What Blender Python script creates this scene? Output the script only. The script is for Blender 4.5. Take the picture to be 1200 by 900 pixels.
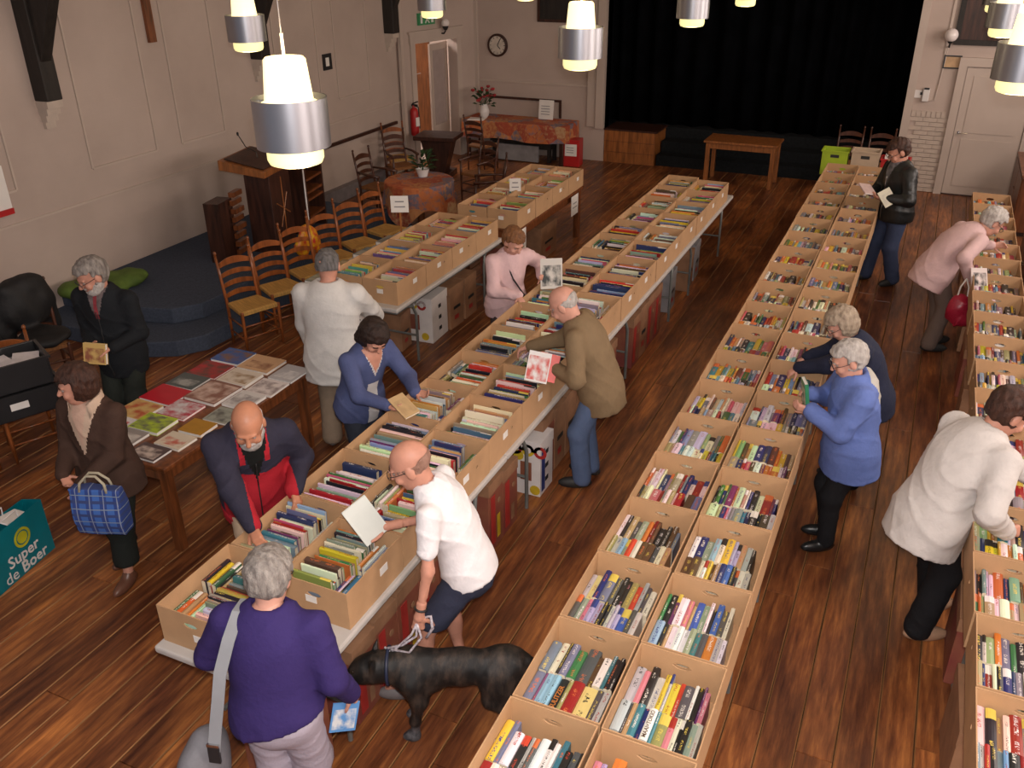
import bpy, bmesh, math, random
import numpy as np
from mathutils import Vector, Matrix, Euler
random.seed(7); np.random.seed(7)
for o in list(bpy.data.objects): bpy.data.objects.remove(o, do_unlink=True)
SC = bpy.context.scene; C = SC.collection
PI = math.pi
# ---------------------------------------------------------------- camera
CAMH = 4.1
cam = bpy.data.cameras.new('camera'); cam.sensor_width = 36; cam.lens = 1045.0/1200*36; cam.clip_end = 200
co = bpy.data.objects.new('camera', cam); C.objects.link(co); SC.camera = co
_M = Matrix(((0.90903, -0.183479, 0.374165), (0.416628, 0.419972, -0.806253), (-0.009208, 0.888796, 0.45821)))
co.matrix_world = Matrix.Translation((0, 0, CAMH)) @ _M.to_4x4()
# ---------------------------------------------------------------- light
SC.view_settings.view_transform = 'Standard'; SC.view_settings.look = 'None'
SC.view_settings.gamma = 1.0; SC.view_settings.use_curve_mapping = False
SC.view_settings.exposure = -0.12
w = bpy.data.worlds.new('World'); SC.world = w; w.use_nodes = True
w.node_tree.nodes['Background'].inputs[0].default_value = (0.80, 0.86, 1.0, 1)
w.node_tree.nodes['Background'].inputs[1].default_value = 0.30
def light(name, kind, loc, energy, color, size=1, sizey=None, rot=(0, 0, 0)):
    l = bpy.data.lights.new(name, kind); l.energy = energy; l.color = color
    if kind == 'AREA':
        l.size = size
        if sizey: l.shape = 'RECTANGLE'; l.size_y = sizey
    elif kind == 'POINT': l.shadow_soft_size = size
    o = bpy.data.objects.new(name, l); C.objects.link(o); o.location = loc; o.rotation_euler = rot
    return o
# the camera's own flash, just above the lens
light('camera_flash', 'POINT', (0.02, 0.02, 4.22), 760, (1.0, 0.95, 0.92), 0.05)
# daylight through the tall windows of the wall out of view on the right
for i, y in enumerate((2.0, 6.0, 10.0, 14.0)):
    light('window_daylight', 'AREA', (2.90, y, 3.2), 115, (1.0, 0.84, 0.74), 1.9, 2.4, (0, PI/2, 0))
# ---------------------------------------------------------------- materials
MATS = {}
def nt(name):
    m = bpy.data.materials.new(name); m.use_nodes = True; t = m.node_tree
    return m, t, t.nodes['Principled BSDF']
def mat(name, col, rough=0.6, metal=0.0, var=0.12, scale=8.0, bump=0.0, bscale=60.0, spec=0.5, stretch=None, col2=None, coat=0.0, emit=None, estr=0.0, sheen=0.0, detail=4.0, trans=0.0):
    if name in MATS: return MATS[name]
    m, t, b = nt(name); N = t.nodes; L = t.links
    tc = N.new('ShaderNodeTexCoord'); mp = N.new('ShaderNodeMapping'); L.new(tc.outputs['Object'], mp.inputs[0])
    if stretch: mp.inputs['Scale'].default_value = stretch
    n = N.new('ShaderNodeTexNoise'); n.inputs['Scale'].default_value = scale; n.inputs['Detail'].default_value = detail
    L.new(mp.outputs[0], n.inputs['Vector'])
    r = N.new('ShaderNodeValToRGB')
    c2 = col2 if col2 else tuple(max(0, c*(1-var*2)) for c in col)
    r.color_ramp.elements[0].color = (*c2, 1); r.color_ramp.elements[1].color = (*[min(1, c*(1+var*(0 if col2 else .6))) for c in col], 1)
    r.color_ramp.elements[0].position = 0.3; r.color_ramp.elements[1].position = 0.7
    L.new(n.outputs['Fac'], r.inputs[0]); L.new(r.outputs[0], b.inputs['Base Color'])
    b.inputs['Roughness'].default_value = rough; b.inputs['Metallic'].default_value = metal
    b.inputs['Specular IOR Level'].default_value = spec
    if coat: b.inputs['Coat Weight'].default_value = coat; b.inputs['Coat Roughness'].default_value = 0.25
    if sheen: b.inputs['Sheen Weight'].default_value = sheen
    if trans: b.inputs['Transmission Weight'].default_value = trans
    if emit: b.inputs['Emission Color'].default_value = (*emit, 1); b.inputs['Emission Strength'].default_value = estr
    if bump:
        n2 = N.new('ShaderNodeTexNoise'); n2.inputs['Scale'].default_value = bscale; n2.inputs['Detail'].default_value = 3
        L.new(mp.outputs[0], n2.inputs['Vector'])
        bp = N.new('ShaderNodeBump'); bp.inputs['Strength'].default_value = bump; bp.inputs['Distance'].default_value = 0.01
        L.new(n2.outputs['Fac'], bp.inputs['Height']); L.new(bp.outputs[0], b.inputs['Normal'])
    MATS[name] = m; return m
def cloth(name, col, var=0.04, rough=0.85):
    return mat('cloth_'+name, col, rough, 0, var, 14, 0.35, 45, spec=0.2)
def floor_mat():
    m, t, b = nt('floor_boards'); N = t.nodes; L = t.links
    tc = N.new('ShaderNodeTexCoord'); geo = N.new('ShaderNodeNewGeometry'); oi = N.new('ShaderNodeObjectInfo')
    add = N.new('ShaderNodeVectorMath'); add.operation = 'ADD'
    comb = N.new('ShaderNodeCombineXYZ'); L.new(oi.outputs['Random'], comb.inputs[2])
    sc = N.new('ShaderNodeVectorMath'); sc.operation = 'SCALE'; sc.inputs['Scale'].default_value = 37
    L.new(comb.outputs[0], sc.inputs[0]); L.new(geo.outputs['Position'], add.inputs[0]); L.new(sc.outputs[0], add.inputs[1])
    mp = N.new('ShaderNodeMapping'); mp.inputs['Scale'].default_value = (9, 0.9, 1); L.new(add.outputs[0], mp.inputs[0])
    n = N.new('ShaderNodeTexNoise'); n.inputs['Scale'].default_value = 3.2; n.inputs['Detail'].default_value = 8; n.inputs['Roughness'].default_value = 0.62
    L.new(mp.outputs[0], n.inputs['Vector'])
    r = N.new('ShaderNodeValToRGB'); e = r.color_ramp.elements
    e[0].position = 0.33; e[0].color = (0.105, 0.033, 0.014, 1); e[1].position = 0.72; e[1].color = (0.40, 0.160, 0.050, 1)
    x = e.new(0.52); x.color = (0.225, 0.080, 0.029, 1)
    L.new(n.outputs['Fac'], r.inputs[0])
    # worn, lighter patches that wander across the boards
    mp2 = N.new('ShaderNodeMapping'); mp2.inputs['Scale'].default_value = (2.4, 0.7, 1); L.new(geo.outputs['Position'], mp2.inputs[0])
    n2 = N.new('ShaderNodeTexNoise'); n2.inputs['Scale'].default_value = 1.1; n2.inputs['Detail'].default_value = 6
    L.new(mp2.outputs[0], n2.inputs['Vector'])
    r2 = N.new('ShaderNodeValToRGB'); r2.color_ramp.elements[0].position = 0.42; r2.color_ramp.elements[1].position = 0.68
    r2.color_ramp.elements[0].color = (0.55, 0.5, 0.55, 1); r2.color_ramp.elements[1].color = (1.55, 1.5, 1.25, 1)
    L.new(n2.outputs['Fac'], r2.inputs[0])
    mx = N.new('ShaderNodeMix'); mx.data_type = 'RGBA'; mx.blend_type = 'MULTIPLY'; mx.inputs[0].default_value = 1
    L.new(r.outputs[0], mx.inputs[6]); L.new(r2.outputs[0], mx.inputs[7])
    hsv = N.new('ShaderNodeHueSaturation'); L.new(mx.outputs[2], hsv.inputs['Color'])
    mr = N.new('ShaderNodeMapRange'); mr.inputs['To Min'].default_value = 0.85; mr.inputs['To Max'].default_value = 1.18
    L.new(oi.outputs['Random'], mr.inputs[0]); L.new(mr.outputs[0], hsv.inputs['Value'])
    L.new(hsv.outputs[0], b.inputs['Base Color'])
    n3 = N.new('ShaderNodeTexNoise'); n3.inputs['Scale'].default_value = 6; n3.inputs['Detail'].default_value = 6; L.new(mp.outputs[0], n3.inputs['Vector'])
    rr = N.new('ShaderNodeMapRange'); rr.inputs['To Min'].default_value = 0.20; rr.inputs['To Max'].default_value = 0.50; L.new(n3.outputs['Fac'], rr.inputs[0])
    L.new(rr.outputs[0], b.inputs['Roughness'])
    bp = N.new('ShaderNodeBump'); bp.inputs['Strength'].default_value = 0.25; bp.inputs['Distance'].default_value = 0.004
    L.new(n.outputs['Fac'], bp.inputs['Height']); L.new(bp.outputs[0], b.inputs['Normal'])
    b.inputs['Specular IOR Level'].default_value = 0.45
    return m
def wall_mat():
    m, t, b = nt('painted_wall'); N = t.nodes; L = t.links
    geo = N.new('ShaderNodeNewGeometry')
    n = N.new('ShaderNodeTexNoise'); n.inputs['Scale'].default_value = 1.3; n.inputs['Detail'].default_value = 7; L.new(geo.outputs['Position'], n.inputs['Vector'])
    r = N.new('ShaderNodeValToRGB'); r.color_ramp.elements[0].position = .3; r.color_ramp.elements[1].position = .7
    r.color_ramp.elements[0].color = (0.44, 0.350, 0.302, 1); r.color_ramp.elements[1].color = (0.505, 0.408, 0.355, 1)
    L.new(n.outputs['Fac'], r.inputs[0]); L.new(r.outputs[0], b.inputs['Base Color']); b.inputs['Roughness'].default_value = 0.65
    # faint relief of painted bricks: too far off to tell apart singly
    sep = N.new('ShaderNodeSeparateXYZ'); L.new(geo.outputs['Position'], sep.inputs[0])
    ad = N.new('ShaderNodeMath'); ad.operation = 'ADD'; L.new(sep.outputs[0], ad.inputs[0]); L.new(sep.outputs[1], ad.inputs[1])
    cb = N.new('ShaderNodeCombineXYZ'); L.new(ad.outputs[0], cb.inputs[0]); L.new(sep.outputs[2], cb.inputs[1])
    br = N.new('ShaderNodeTexBrick'); br.inputs['Scale'].default_value = 1; br.inputs['Brick Width'].default_value = .22; br.inputs['Row Height'].default_value = .07; br.inputs['Mortar Size'].default_value = .005
    L.new(cb.outputs[0], br.inputs['Vector'])
    br.inputs['Color1'].default_value = (1, 1, 1, 1); br.inputs['Color2'].default_value = (1, 1, 1, 1); br.inputs['Mortar'].default_value = (0, 0, 0, 1)
    bp = N.new('ShaderNodeBump'); bp.inputs['Strength'].default_value = 0.22; bp.inputs['Distance'].default_value = 0.006
    L.new(br.outputs['Color'], bp.inputs['Height']); L.new(bp.outputs[0], b.inputs['Normal'])
    return m
def book_mat():
    """cover colour, ink colour and a seed come from the mesh; the print is a row of small marks on the spine"""
    m, t, b = nt('book_cover'); N = t.nodes; L = t.links
    ab = N.new('ShaderNodeAttribute'); ab.attribute_name = 'base'; ai = N.new('ShaderNodeAttribute'); ai.attribute_name = 'ink'
    uv = N.new('ShaderNodeUVMap'); uv.uv_map = 'UVMap'
    sp = N.new('ShaderNodeSeparateXYZ'); L.new(uv.outputs[0], sp.inputs[0])
    def M(op, a, bb=None, c=None):
        n = N.new('ShaderNodeMath'); n.operation = op
        for i, v in enumerate((a, bb, c)):
            if v is None: continue
            if isinstance(v, (int, float)): n.inputs[i].default_value = v
            else: L.new(v, n.inputs[i])
        return n.outputs[0]
    u, v, seed = sp.outputs[0], sp.outputs[1], ai.outputs['Alpha']
    s100 = M('MULTIPLY', seed, 97.0)
    cb = N.new('ShaderNodeCombineXYZ'); L.new(M('MULTIPLY', u, 42.0), cb.inputs[0]); L.new(M('MULTIPLY', v, 3.0), cb.inputs[1]); L.new(s100, cb.inputs[2])
    n = N.new('ShaderNodeTexNoise'); n.inputs['Scale'].default_value = 1.5; n.inputs['Detail'].default_value = 1.5; L.new(cb.outputs[0], n.inputs['Vector'])
    marks = M('GREATER_THAN', n.outputs['Fac'], 0.54)
    cb2 = N.new('ShaderNodeCombineXYZ'); L.new(M('MULTIPLY', u, 3.0), cb2.inputs[0]); L.new(s100, cb2.inputs[1])
    n2 = N.new('ShaderNodeTexNoise'); n2.inputs['Scale'].default_value = 1.0; n2.inputs['Detail'].default_value = 0; L.new(cb2.outputs[0], n2.inputs['Vector'])
    zone = M('GREATER_THAN', n2.outputs['Fac'], 0.50)
    band = M('MULTIPLY', M('GREATER_THAN', v, 0.32), M('LESS_THAN', v, 0.68))
    print_ = M('MULTIPLY', M('MULTIPLY', marks, zone), band)
    # some spines carry a solid block of the second colour at one end
    blk = M('MULTIPLY', M('GREATER_THAN', seed, 0.82), M('MULTIPLY', M('GREATER_THAN', u, 0.72), M('GREATER_THAN', v, -0.5)))
    fac = M('MAXIMUM', print_, blk)
    onspine = M('GREATER_THAN', v, -0.5)
    fac = M('MULTIPLY', fac, onspine)
    # picture covers (v above 1.5): a tonal picture inside a plain margin, a line of print above it
    n4 = N.new('ShaderNodeTexNoise'); n4.inputs['Scale'].default_value = 3.2; n4.inputs['Detail'].default_value = 6
    cb3 = N.new('ShaderNodeCombineXYZ'); L.new(u, cb3.inputs[0]); L.new(v, cb3.inputs[1]); L.new(s100, cb3.inputs[2]); L.new(cb3.outputs[0], n4.inputs['Vector'])
    tone = N.new('ShaderNodeMapRange'); tone.inputs['From Min'].default_value = .38; tone.inputs['From Max'].default_value = .62; L.new(n4.outputs['Fac'], tone.inputs[0])
    mg = M('MULTIPLY', seed, .14); oncov = M('GREATER_THAN', v, 1.5)
    rect = M('MULTIPLY', M('MULTIPLY', M('GREATER_THAN', u, mg), M('LESS_THAN', u, M('SUBTRACT', 1.0, mg))), M('MULTIPLY', M('GREATER_THAN', v, M('ADD', 2.02, mg)), M('LESS_THAN', v, M('SUBTRACT', 2.98, M('MULTIPLY', seed, .4)))))
    fac = M('MULTIPLY', fac, M('SUBTRACT', 1.0, oncov))
    fac = M('MAXIMUM', fac, M('MULTIPLY', M('MULTIPLY', rect, tone.outputs[0]), oncov))
    mx = N.new('ShaderNodeMix'); mx.data_type = 'RGBA'; L.new(fac, mx.inputs[0]); L.new(ab.outputs['Color'], mx.inputs[6]); L.new(ai.outputs['Color'], mx.inputs[7])
    L.new(mx.outputs[2], b.inputs['Base Color']); b.inputs['Roughness'].default_value = 0.38
    return m
MATS['book'] = book_mat(); MATS['floor'] = floor_mat(); MATS['wall'] = wall_mat()
mat('pages', (0.72, 0.64, 0.48), 0.8, var=0.1, scale=30, stretch=(1, 20, 1))
mat('cardboard', (0.50, 0.30, 0.155), 0.75, var=0.07, scale=5, bump=0.1, bscale=90)
mat('cardboard_dark', (0.33, 0.17, 0.09), 0.75, var=0.15, scale=7, bump=0.1)
mat('banana_red', (0.20, 0.035, 0.035), 0.6, var=0.2, scale=4, col2=(0.26, 0.10, 0.05))
mat('print_yellow', (0.60, 0.42, 0.02), 0.6); mat('print_red', (0.42, 0.03, 0.025), 0.6); mat('print_blue', (0.03, 0.05, 0.22), 0.6)
mat('print_black', (0.02, 0.02, 0.02), 0.6); mat('print_green', (0.05, 0.42, 0.03), 0.6); mat('print_grey', (0.28, 0.27, 0.28), 0.7)
mat('white_print', (0.74, 0.70, 0.68), 0.6, var=0.05)
mat('paper', (0.80, 0.77, 0.73), 0.7, var=0.03)
mat('table_white', (0.50, 0.475, 0.45), 0.45, var=0.04)
mat('tube_grey', (0.19, 0.20, 0.19), 0.4, metal=0.3)
mat('dark_wood', (0.055, 0.018, 0.010), 0.45, var=0.35, scale=3, stretch=(8, 8, 1), bump=0.1)
mat('black_beam', (0.020, 0.015, 0.012), 0.6, var=0.3, scale=3, stretch=(6, 6, 1), bump=0.15, bscale=30)
mat('red_wood', (0.20, 0.060, 0.018), 0.4, var=0.3, scale=3, stretch=(8, 8, 1), coat=0.2)
mat('orange_wood', (0.33, 0.115, 0.030), 0.4, var=0.25, scale=3, stretch=(8, 8, 1), coat=0.25)
mat('chair_wood', (0.30, 0.085, 0.020), 0.36, var=0.25, scale=4, stretch=(5, 5, 1), coat=0.3)
mat('chair_wood_dark', (0.085, 0.028, 0.014), 0.36, var=0.25, scale=4, stretch=(5, 5, 1), coat=0.3)
mat('floor_edge', (0.34, 0.165, 0.060), 0.5, var=0.3, scale=2)
mat('rush', (0.60, 0.34, 0.09), 0.7, var=0.2, scale=6, stretch=(1, 26, 1), bump=0.4, bscale=40)
mat('carpet_blue', (0.072, 0.088, 0.125), 0.95, var=0.12, scale=40, bump=0.4, bscale=200, spec=0.1)
mat('stage_dark', (0.012, 0.014, 0.016), 0.9, var=0.2, scale=20, spec=0.15)
mat('curtain', (0.0022, 0.0026, 0.0036), 0.95, var=0.3, scale=3, spec=0.05)
mat('white_paint', (0.52, 0.43, 0.37), 0.5, var=0.04, scale=2)
mat('brick_paint', (0.54, 0.45, 0.38), 0.6, var=0.05, scale=9, bump=0.2)
mat('silver', (0.33, 0.33, 0.36), 0.36, metal=0.9, var=0.05, scale=2, stretch=(1, 1, 0.05))
mat('lamp_glass', (0.95, 0.88, 0.62), 0.3, var=0.02, emit=(1.0, 0.78, 0.38), estr=1.7)
mat('lamp_glass_low', (0.9, 0.92, 0.55), 0.3, var=0.02, emit=(1.0, 0.84, 0.36), estr=1.0)
mat('black_plastic', (0.018, 0.018, 0.02), 0.4, var=0.1)
mat('black_fabric', (0.010, 0.010, 0.011), 0.7, var=0.2, bump=0.3, bscale=30)
mat('red_plastic', (0.45, 0.015, 0.015), 0.4, var=0.06)
mat('green_plastic', (0.36, 0.50, 0.02), 0.45, var=0.06); mat('beige_plastic', (0.50, 0.38, 0.27), 0.5, var=0.05)
mat('green_cloth', (0.10, 0.17, 0.025), 0.8, var=0.15)
mat('chrome', (0.7, 0.7, 0.7), 0.2, metal=1.0, var=0.03)
mat('white_ceramic', (0.75, 0.72, 0.70), 0.25, var=0.02)
mat('leaf', (0.025, 0.07, 0.02), 0.5, var=0.35, scale=12); mat('petal', (0.42, 0.012, 0.02), 0.6, var=0.3, scale=12)
mat('glass_globe', (0.80, 0.74, 0.72), 0.25, var=0.02)
# ---------------------------------------------------------------- mesh helpers
class MB:
    def __init__(s): s.v = []; s.f = []; s.m = []
    def add(s, vs, fs, mi=0):
        k = len(s.v); s.v += [tuple(v) for v in vs]; s.f += [tuple(i+k for i in f) for f in fs]; s.m += [mi]*len(fs); return s
    def box(s, c, d, rot=None, mi=0, taper=1.0):
        x, y, z = d[0]/2, d[1]/2, d[2]/2; tp = taper
        vs = [(-x, -y, -z), (x, -y, -z), (x, y, -z), (-x, y, -z), (-x*tp, -y*tp, z), (x*tp, -y*tp, z), (x*tp, y*tp, z), (-x*tp, y*tp, z)]
        vs = [Vector(v) for v in vs]
        if rot is not None:
            R = rot if isinstance(rot, Matrix) else Euler(rot).to_matrix()
            vs = [R @ v for v in vs]
        cc = Vector(c)
        return s.add([v+cc for v in vs], [(0, 3, 2, 1), (4, 5, 6, 7), (0, 1, 5, 4), (1, 2, 6, 5), (2, 3, 7, 6), (3, 0, 4, 7)], mi)
    def b2(s, lo, hi, mi=0):
        return s.box([(a+b)/2 for a, b in zip(lo, hi)], [b-a for a, b in zip(lo, hi)], None, mi)
    def tube(s, pts, r, n=8, mi=0, cap=True):
        """swept tube; r may be one radius or one per point"""
        P = [Vector(p) for p in pts]; rr = r if isinstance(r, (list, tuple)) else [r]*len(P)
        k = len(s.v); up = Vector((0, 0, 1)); prev = None
        for i, p in enumerate(P):
            t = (P[min(i+1, len(P)-1)]-P[max(i-1, 0)]).normalized()
            if prev is None:
                a = t.cross(up if abs(t.z) < .95 else Vector((1, 0, 0))).normalized()
            else:
                a = (prev - t*prev.dot(t)).normalized()
            prev = a; b = t.cross(a)
            for j in range(n):
                q = 2*PI*j/n; s.v.append(tuple(p+(a*math.cos(q)+b*math.sin(q))*rr[i]))
        for i in range(len(P)-1):
            for j in range(n):
                a0 = k+i*n+j; a1 = k+i*n+(j+1) % n; s.f.append((a0, a1, a1+n, a0+n)); s.m.append(mi)
        if cap:
            s.f.append(tuple(k+j for j in range(n))[::-1]); s.f.append(tuple(k+(len(P)-1)*n+j for j in range(n))); s.m += [mi, mi]
        return s
    def lathe(s, prof, c=(0, 0, 0), n=24, mi=0, cap=True):
        k = len(s.v)
        for r, z in prof:
            for j in range(n):
                q = 2*PI*j/n; s.v.append((c[0]+r*math.cos(q), c[1]+r*math.sin(q), c[2]+z))
        for i in range(len(prof)-1):
            for j in range(n):
                a0 = k+i*n+j; a1 = k+i*n+(j+1) % n; s.f.append((a0, a1, a1+n, a0+n)); s.m.append(mi)
        if cap:
            s.f.append(tuple(k+j for j in range(n))[::-1]); s.f.append(tuple(k+(len(prof)-1)*n+j for j in range(n))); s.m += [mi, mi]
        return s
    def prism(s, pts, axis, a, b, mi=0):
        """polygon (2-D points) extruded along axis 0/1/2 from a to b"""
        def mk(p, q):
            return ((q, p[0], p[1]), (p[0], q, p[1]), (p[0], p[1], q))[axis]
        n = len(pts); k = len(s.v)
        s.v += [mk(p, a) for p in pts]+[mk(p, b) for p in pts]
        s.f.append(tuple(k+i for i in range(n))); s.f.append(tuple(k+n+i for i in range(n))[::-1])
        for i in range(n): s.f.append((k+i, k+n+i, k+n+(i+1) % n, k+(i+1) % n))
        s.m += [mi]*(n+2); return s
    def mesh(s, name, mats):
        me = bpy.data.meshes.new(name); me.from_pydata(s.v, [], s.f)
        for m in (mats if isinstance(mats, (list, tuple)) else [mats]): me.materials.append(MATS[m] if isinstance(m, str) else m)
        me.polygons.foreach_set('material_index', s.m)
        bm = bmesh.new(); bm.from_mesh(me); bmesh.ops.recalc_face_normals(bm, faces=bm.faces); bm.to_mesh(me); bm.free()
        return me
    def obj(s, name, mats, parent=None, smooth=False, loc=None, rot=None, bevel=0):
        return put(name, s.mesh(name, mats), parent, smooth, loc, rot, bevel)
def put(name, me, parent=None, smooth=False, loc=None, rot=None, bevel=0):
    o = bpy.data.objects.new(name, me); C.objects.link(o)
    if parent: o.parent = parent
    if loc is not None: o.location = loc
    if rot is not None: o.rotation_euler = rot
    if smooth:
        me.polygons.foreach_set('use_smooth', [True]*len(me.polygons))
        if smooth == 'auto':
            try: me.set_sharp_from_angle(angle=0.7)
            except Exception: pass
    if bevel:
        md = o.modifiers.new('bevel', 'BEVEL'); md.width = bevel; md.segments = 2; md.limit_method = 'ANGLE'
    return o
def thing(name, label, cat, loc=(0, 0, 0), rz=0, group=None):
    o = bpy.data.objects.new(name, None); C.objects.link(o); o.location = loc; o.rotation_euler = (0, 0, rz); o.empty_display_size = .1
    return tag(o, label, cat, group)
def tag(o, label, cat, group=None):
    o['label'] = label; o['category'] = cat
    if group: o['group'] = group
    return o
def struct(o): o['kind'] = 'structure'; return o
def dup(root, loc, rz, label=None, group=None):
    r = root.copy(); C.objects.link(r); r.location = loc; r.rotation_euler = (0, 0, rz)
    if label: r['label'] = label
    if group: r['group'] = group
    for ch in list(root.children):
        c = ch.copy(); C.objects.link(c); c.parent = r; c.matrix_parent_inverse = ch.matrix_parent_inverse
        for g in ch.children:
            d = g.copy(); C.objects.link(d); d.parent = c
    return r
def text_mesh(name, body, size, material, parent=None, loc=(0, 0, 0), rot=(0, 0, 0), extrude=0.0004, align='CENTER', bold=0.0):
    cu = bpy.data.curves.new(name, 'FONT'); cu.body = body; cu.size = size; cu.extrude = extrude; cu.align_x = align; cu.align_y = 'CENTER'; cu.offset = bold
    cu.resolution_u = 2
    o = bpy.data.objects.new(name, cu); C.objects.link(o)
    dg = bpy.context.evaluated_depsgraph_get(); me = bpy.data.meshes.new_from_object(o.evaluated_get(dg))
    bpy.data.objects.remove(o, do_unlink=True)
    me.materials.clear(); me.materials.append(MATS[material])
    return put(name, me, parent, loc=loc, rot=rot)
def ordinal(n): return str(n)+('th' if 10 <= n % 100 <= 20 else {1: 'st', 2: 'nd', 3: 'rd'}.get(n % 10, 'th'))
# ---------------------------------------------------------------- implicit surfaces (bodies, clothes, soft things)
def ellip(P, c, r, F=None):
    q = P-np.asarray(c, np.float32)
    if F is not None: q = q@F
    r = np.asarray(r, np.float32); a = q/r; k0 = np.sqrt((a*a).sum(1))+1e-6; b = a/r; k1 = np.sqrt((b*b).sum(1))+1e-6
    return k0*(k0-1)/k1
def cone(P, a, b, ra, rb):
    a = np.asarray(a, np.float32); b = np.asarray(b, np.float32); ab = b-a; q = P-a
    t = np.clip(q@ab/max(1e-9, float(ab@ab)), 0, 1)
    d = q-t[:, None]*ab
    return np.sqrt((d*d).sum(1))-(ra+(rb-ra)*t)
def smin(a, b, k):
    h = np.maximum(k-np.abs(a-b), 0)/k
    return np.minimum(a, b)-h*h*k*.25
def smin_many(L, k):
    d = L[0]
    for x in L[1:]: d = smin(d, x, k)
    return d
def wob(P, f, s=0):
    x, y, z = P[:, 0]*f, P[:, 1]*f, P[:, 2]*f
    return (np.sin(x*1.0+1.7*np.sin(y*.8+s)+s)*np.cos(y*.9+z*.5+s*2)+np.sin(z*1.1+1.3*np.sin(x*.7+s*1.3)+s*3)*np.cos(x*.6+y*1.2))*.5
def folds(P, s=0, f=1.0):
    """soft creases of cloth: ridges that run in slanting, broken lines"""
    x, y, z = P[:, 0], P[:, 1], P[:, 2]
    w1 = .045*np.sin(x*9+s)+.04*np.sin(y*11+s*2)+.03*np.sin(z*13+s*3); w2 = .05*np.sin(y*8+s*1.7)+.04*np.sin(z*10+s)+.03*np.cos(x*12)
    r1 = 1-np.abs(np.sin((z*.9+x*.75-y*.3+w1)*f*20+s)); r2 = 1-np.abs(np.sin((z*.75-x*.8+y*.5+w2)*f*17+s*2.3))
    m1 = np.clip(.5+1.2*np.sin(x*6+s*5)*np.cos(z*5+s)+.5*np.sin(y*7+s), 0, 1); m2 = np.clip(.45+1.2*np.cos(x*5+s*3)*np.sin(z*6+s*4), 0, 1)
    return r1**3*m1+r2**3*m2
def bounds_of(pts, pad):
    lo = np.min([np.array(c)-np.array(r) for c, r in pts], 0)-pad; hi = np.max([np.array(c)+np.array(r) for c, r in pts], 0)+pad
    return lo, hi
def surf(f, bounds, res):
    lo, hi = np.asarray(bounds[0], np.float32), np.asarray(bounds[1], np.float32)
    n = np.maximum(4, np.ceil((hi-lo)/res).astype(int)+1)
    ax = [lo[i]+res*np.arange(n[i], dtype=np.float32) for i in range(3)]
    G = np.stack(np.meshgrid(*ax, indexing='ij'), -1).reshape(-1, 3)
    V = f(G).reshape(n).astype(np.float32)
    V[0], V[-1] = np.maximum(V[0], .001), np.maximum(V[-1], .001); V[:, 0] = np.maximum(V[:, 0], .001); V[:, -1] = np.maximum(V[:, -1], .001); V[:, :, 0] = np.maximum(V[:, :, 0], .001); V[:, :, -1] = np.maximum(V[:, :, -1], .001)
    I = V < 0
    cnt = np.zeros(n-1, np.int32)
    offs = [(a, b, c) for a in (0, 1) for b in (0, 1) for c in (0, 1)]
    sl = lambda o: tuple(slice(o[i], n[i]-1+o[i]) for i in range(3))
    for o in offs: cnt += I[sl(o)]
    act = (cnt > 0) & (cnt < 8); idx = np.argwhere(act)
    if len(idx) == 0: return np.zeros((0, 3)), np.zeros((0, 4), int)
    vid = -np.ones(n-1, np.int64); vid[act] = np.arange(len(idx))
    S = np.zeros((len(idx), 3), np.float32); K = np.zeros(len(idx), np.float32)
    for a in offs:
        for d in range(3):
            if a[d]: continue
            b = list(a); b[d] = 1
            va = V[idx[:, 0]+a[0], idx[:, 1]+a[1], idx[:, 2]+a[2]]; vb = V[idx[:, 0]+b[0], idx[:, 1]+b[1], idx[:, 2]+b[2]]
            x = (va < 0) != (vb < 0); t = np.where(x, va/np.where(x, va-vb, 1), 0)
            p = np.tile(np.array(a, np.float32), (len(idx), 1)); p[:, d] = t
            S[x] += p[x]; K[x] += 1
    verts = lo+(idx+S/K[:, None])*res
    Q = []
    for d in range(3):
        u, v = (d+1) % 3, (d+2) % 3
        s0 = [slice(None)]*3; s1 = [slice(None)]*3; s0[d] = slice(0, n[d]-1); s1[d] = slice(1, n[d])
        x = I[tuple(s0)] != I[tuple(s1)]; e = np.argwhere(x)
        e = e[(e[:, u] > 0) & (e[:, v] > 0) & (e[:, u] < n[u]-1) & (e[:, v] < n[v]-1)]
        ins = I[e[:, 0], e[:, 1], e[:, 2]]
        def cell(du, dv):
            c = e.copy(); c[:, u] -= du; c[:, v] -= dv; return vid[c[:, 0], c[:, 1], c[:, 2]]
        q = np.stack([cell(1, 1), cell(0, 1), cell(0, 0), cell(1, 0)], 1)
        q[~ins] = q[~ins][:, ::-1]; Q.append(q)
    Q = np.concatenate(Q); Q = Q[(Q >= 0).all(1)]
    return verts, Q
def np_mesh(name, parts, mats, regions=None):
    """parts: list of (verts, quads); regions(centres) -> material index per face"""
    V = []; Q = []; k = 0
    for v, q in parts:
        if len(v) == 0: continue
        V.append(v); Q.append(q+k); k += len(v)
    V = np.concatenate(V).astype(np.float32); Q = np.concatenate(Q).astype(np.int32)
    me = bpy.data.meshes.new(name); me.vertices.add(len(V)); me.vertices.foreach_set('co', V.ravel())
    me.loops.add(Q.size); me.loops.foreach_set('vertex_index', Q.ravel())
    me.polygons.add(len(Q)); me.polygons.foreach_set('loop_start', np.arange(0, Q.size, 4, dtype=np.int32))
    try: me.polygons.foreach_set('loop_total', np.full(len(Q), 4, np.int32))
    except Exception: pass
    for m in mats: me.materials.append(MATS[m] if isinstance(m, str) else m)
    if regions is not None: me.polygons.foreach_set('material_index', regions(V[Q].mean(1)).astype(np.int32))
    me.polygons.foreach_set('use_smooth', np.ones(len(Q), bool))
    me.update(calc_edges=True); me.validate()
    return me
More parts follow.
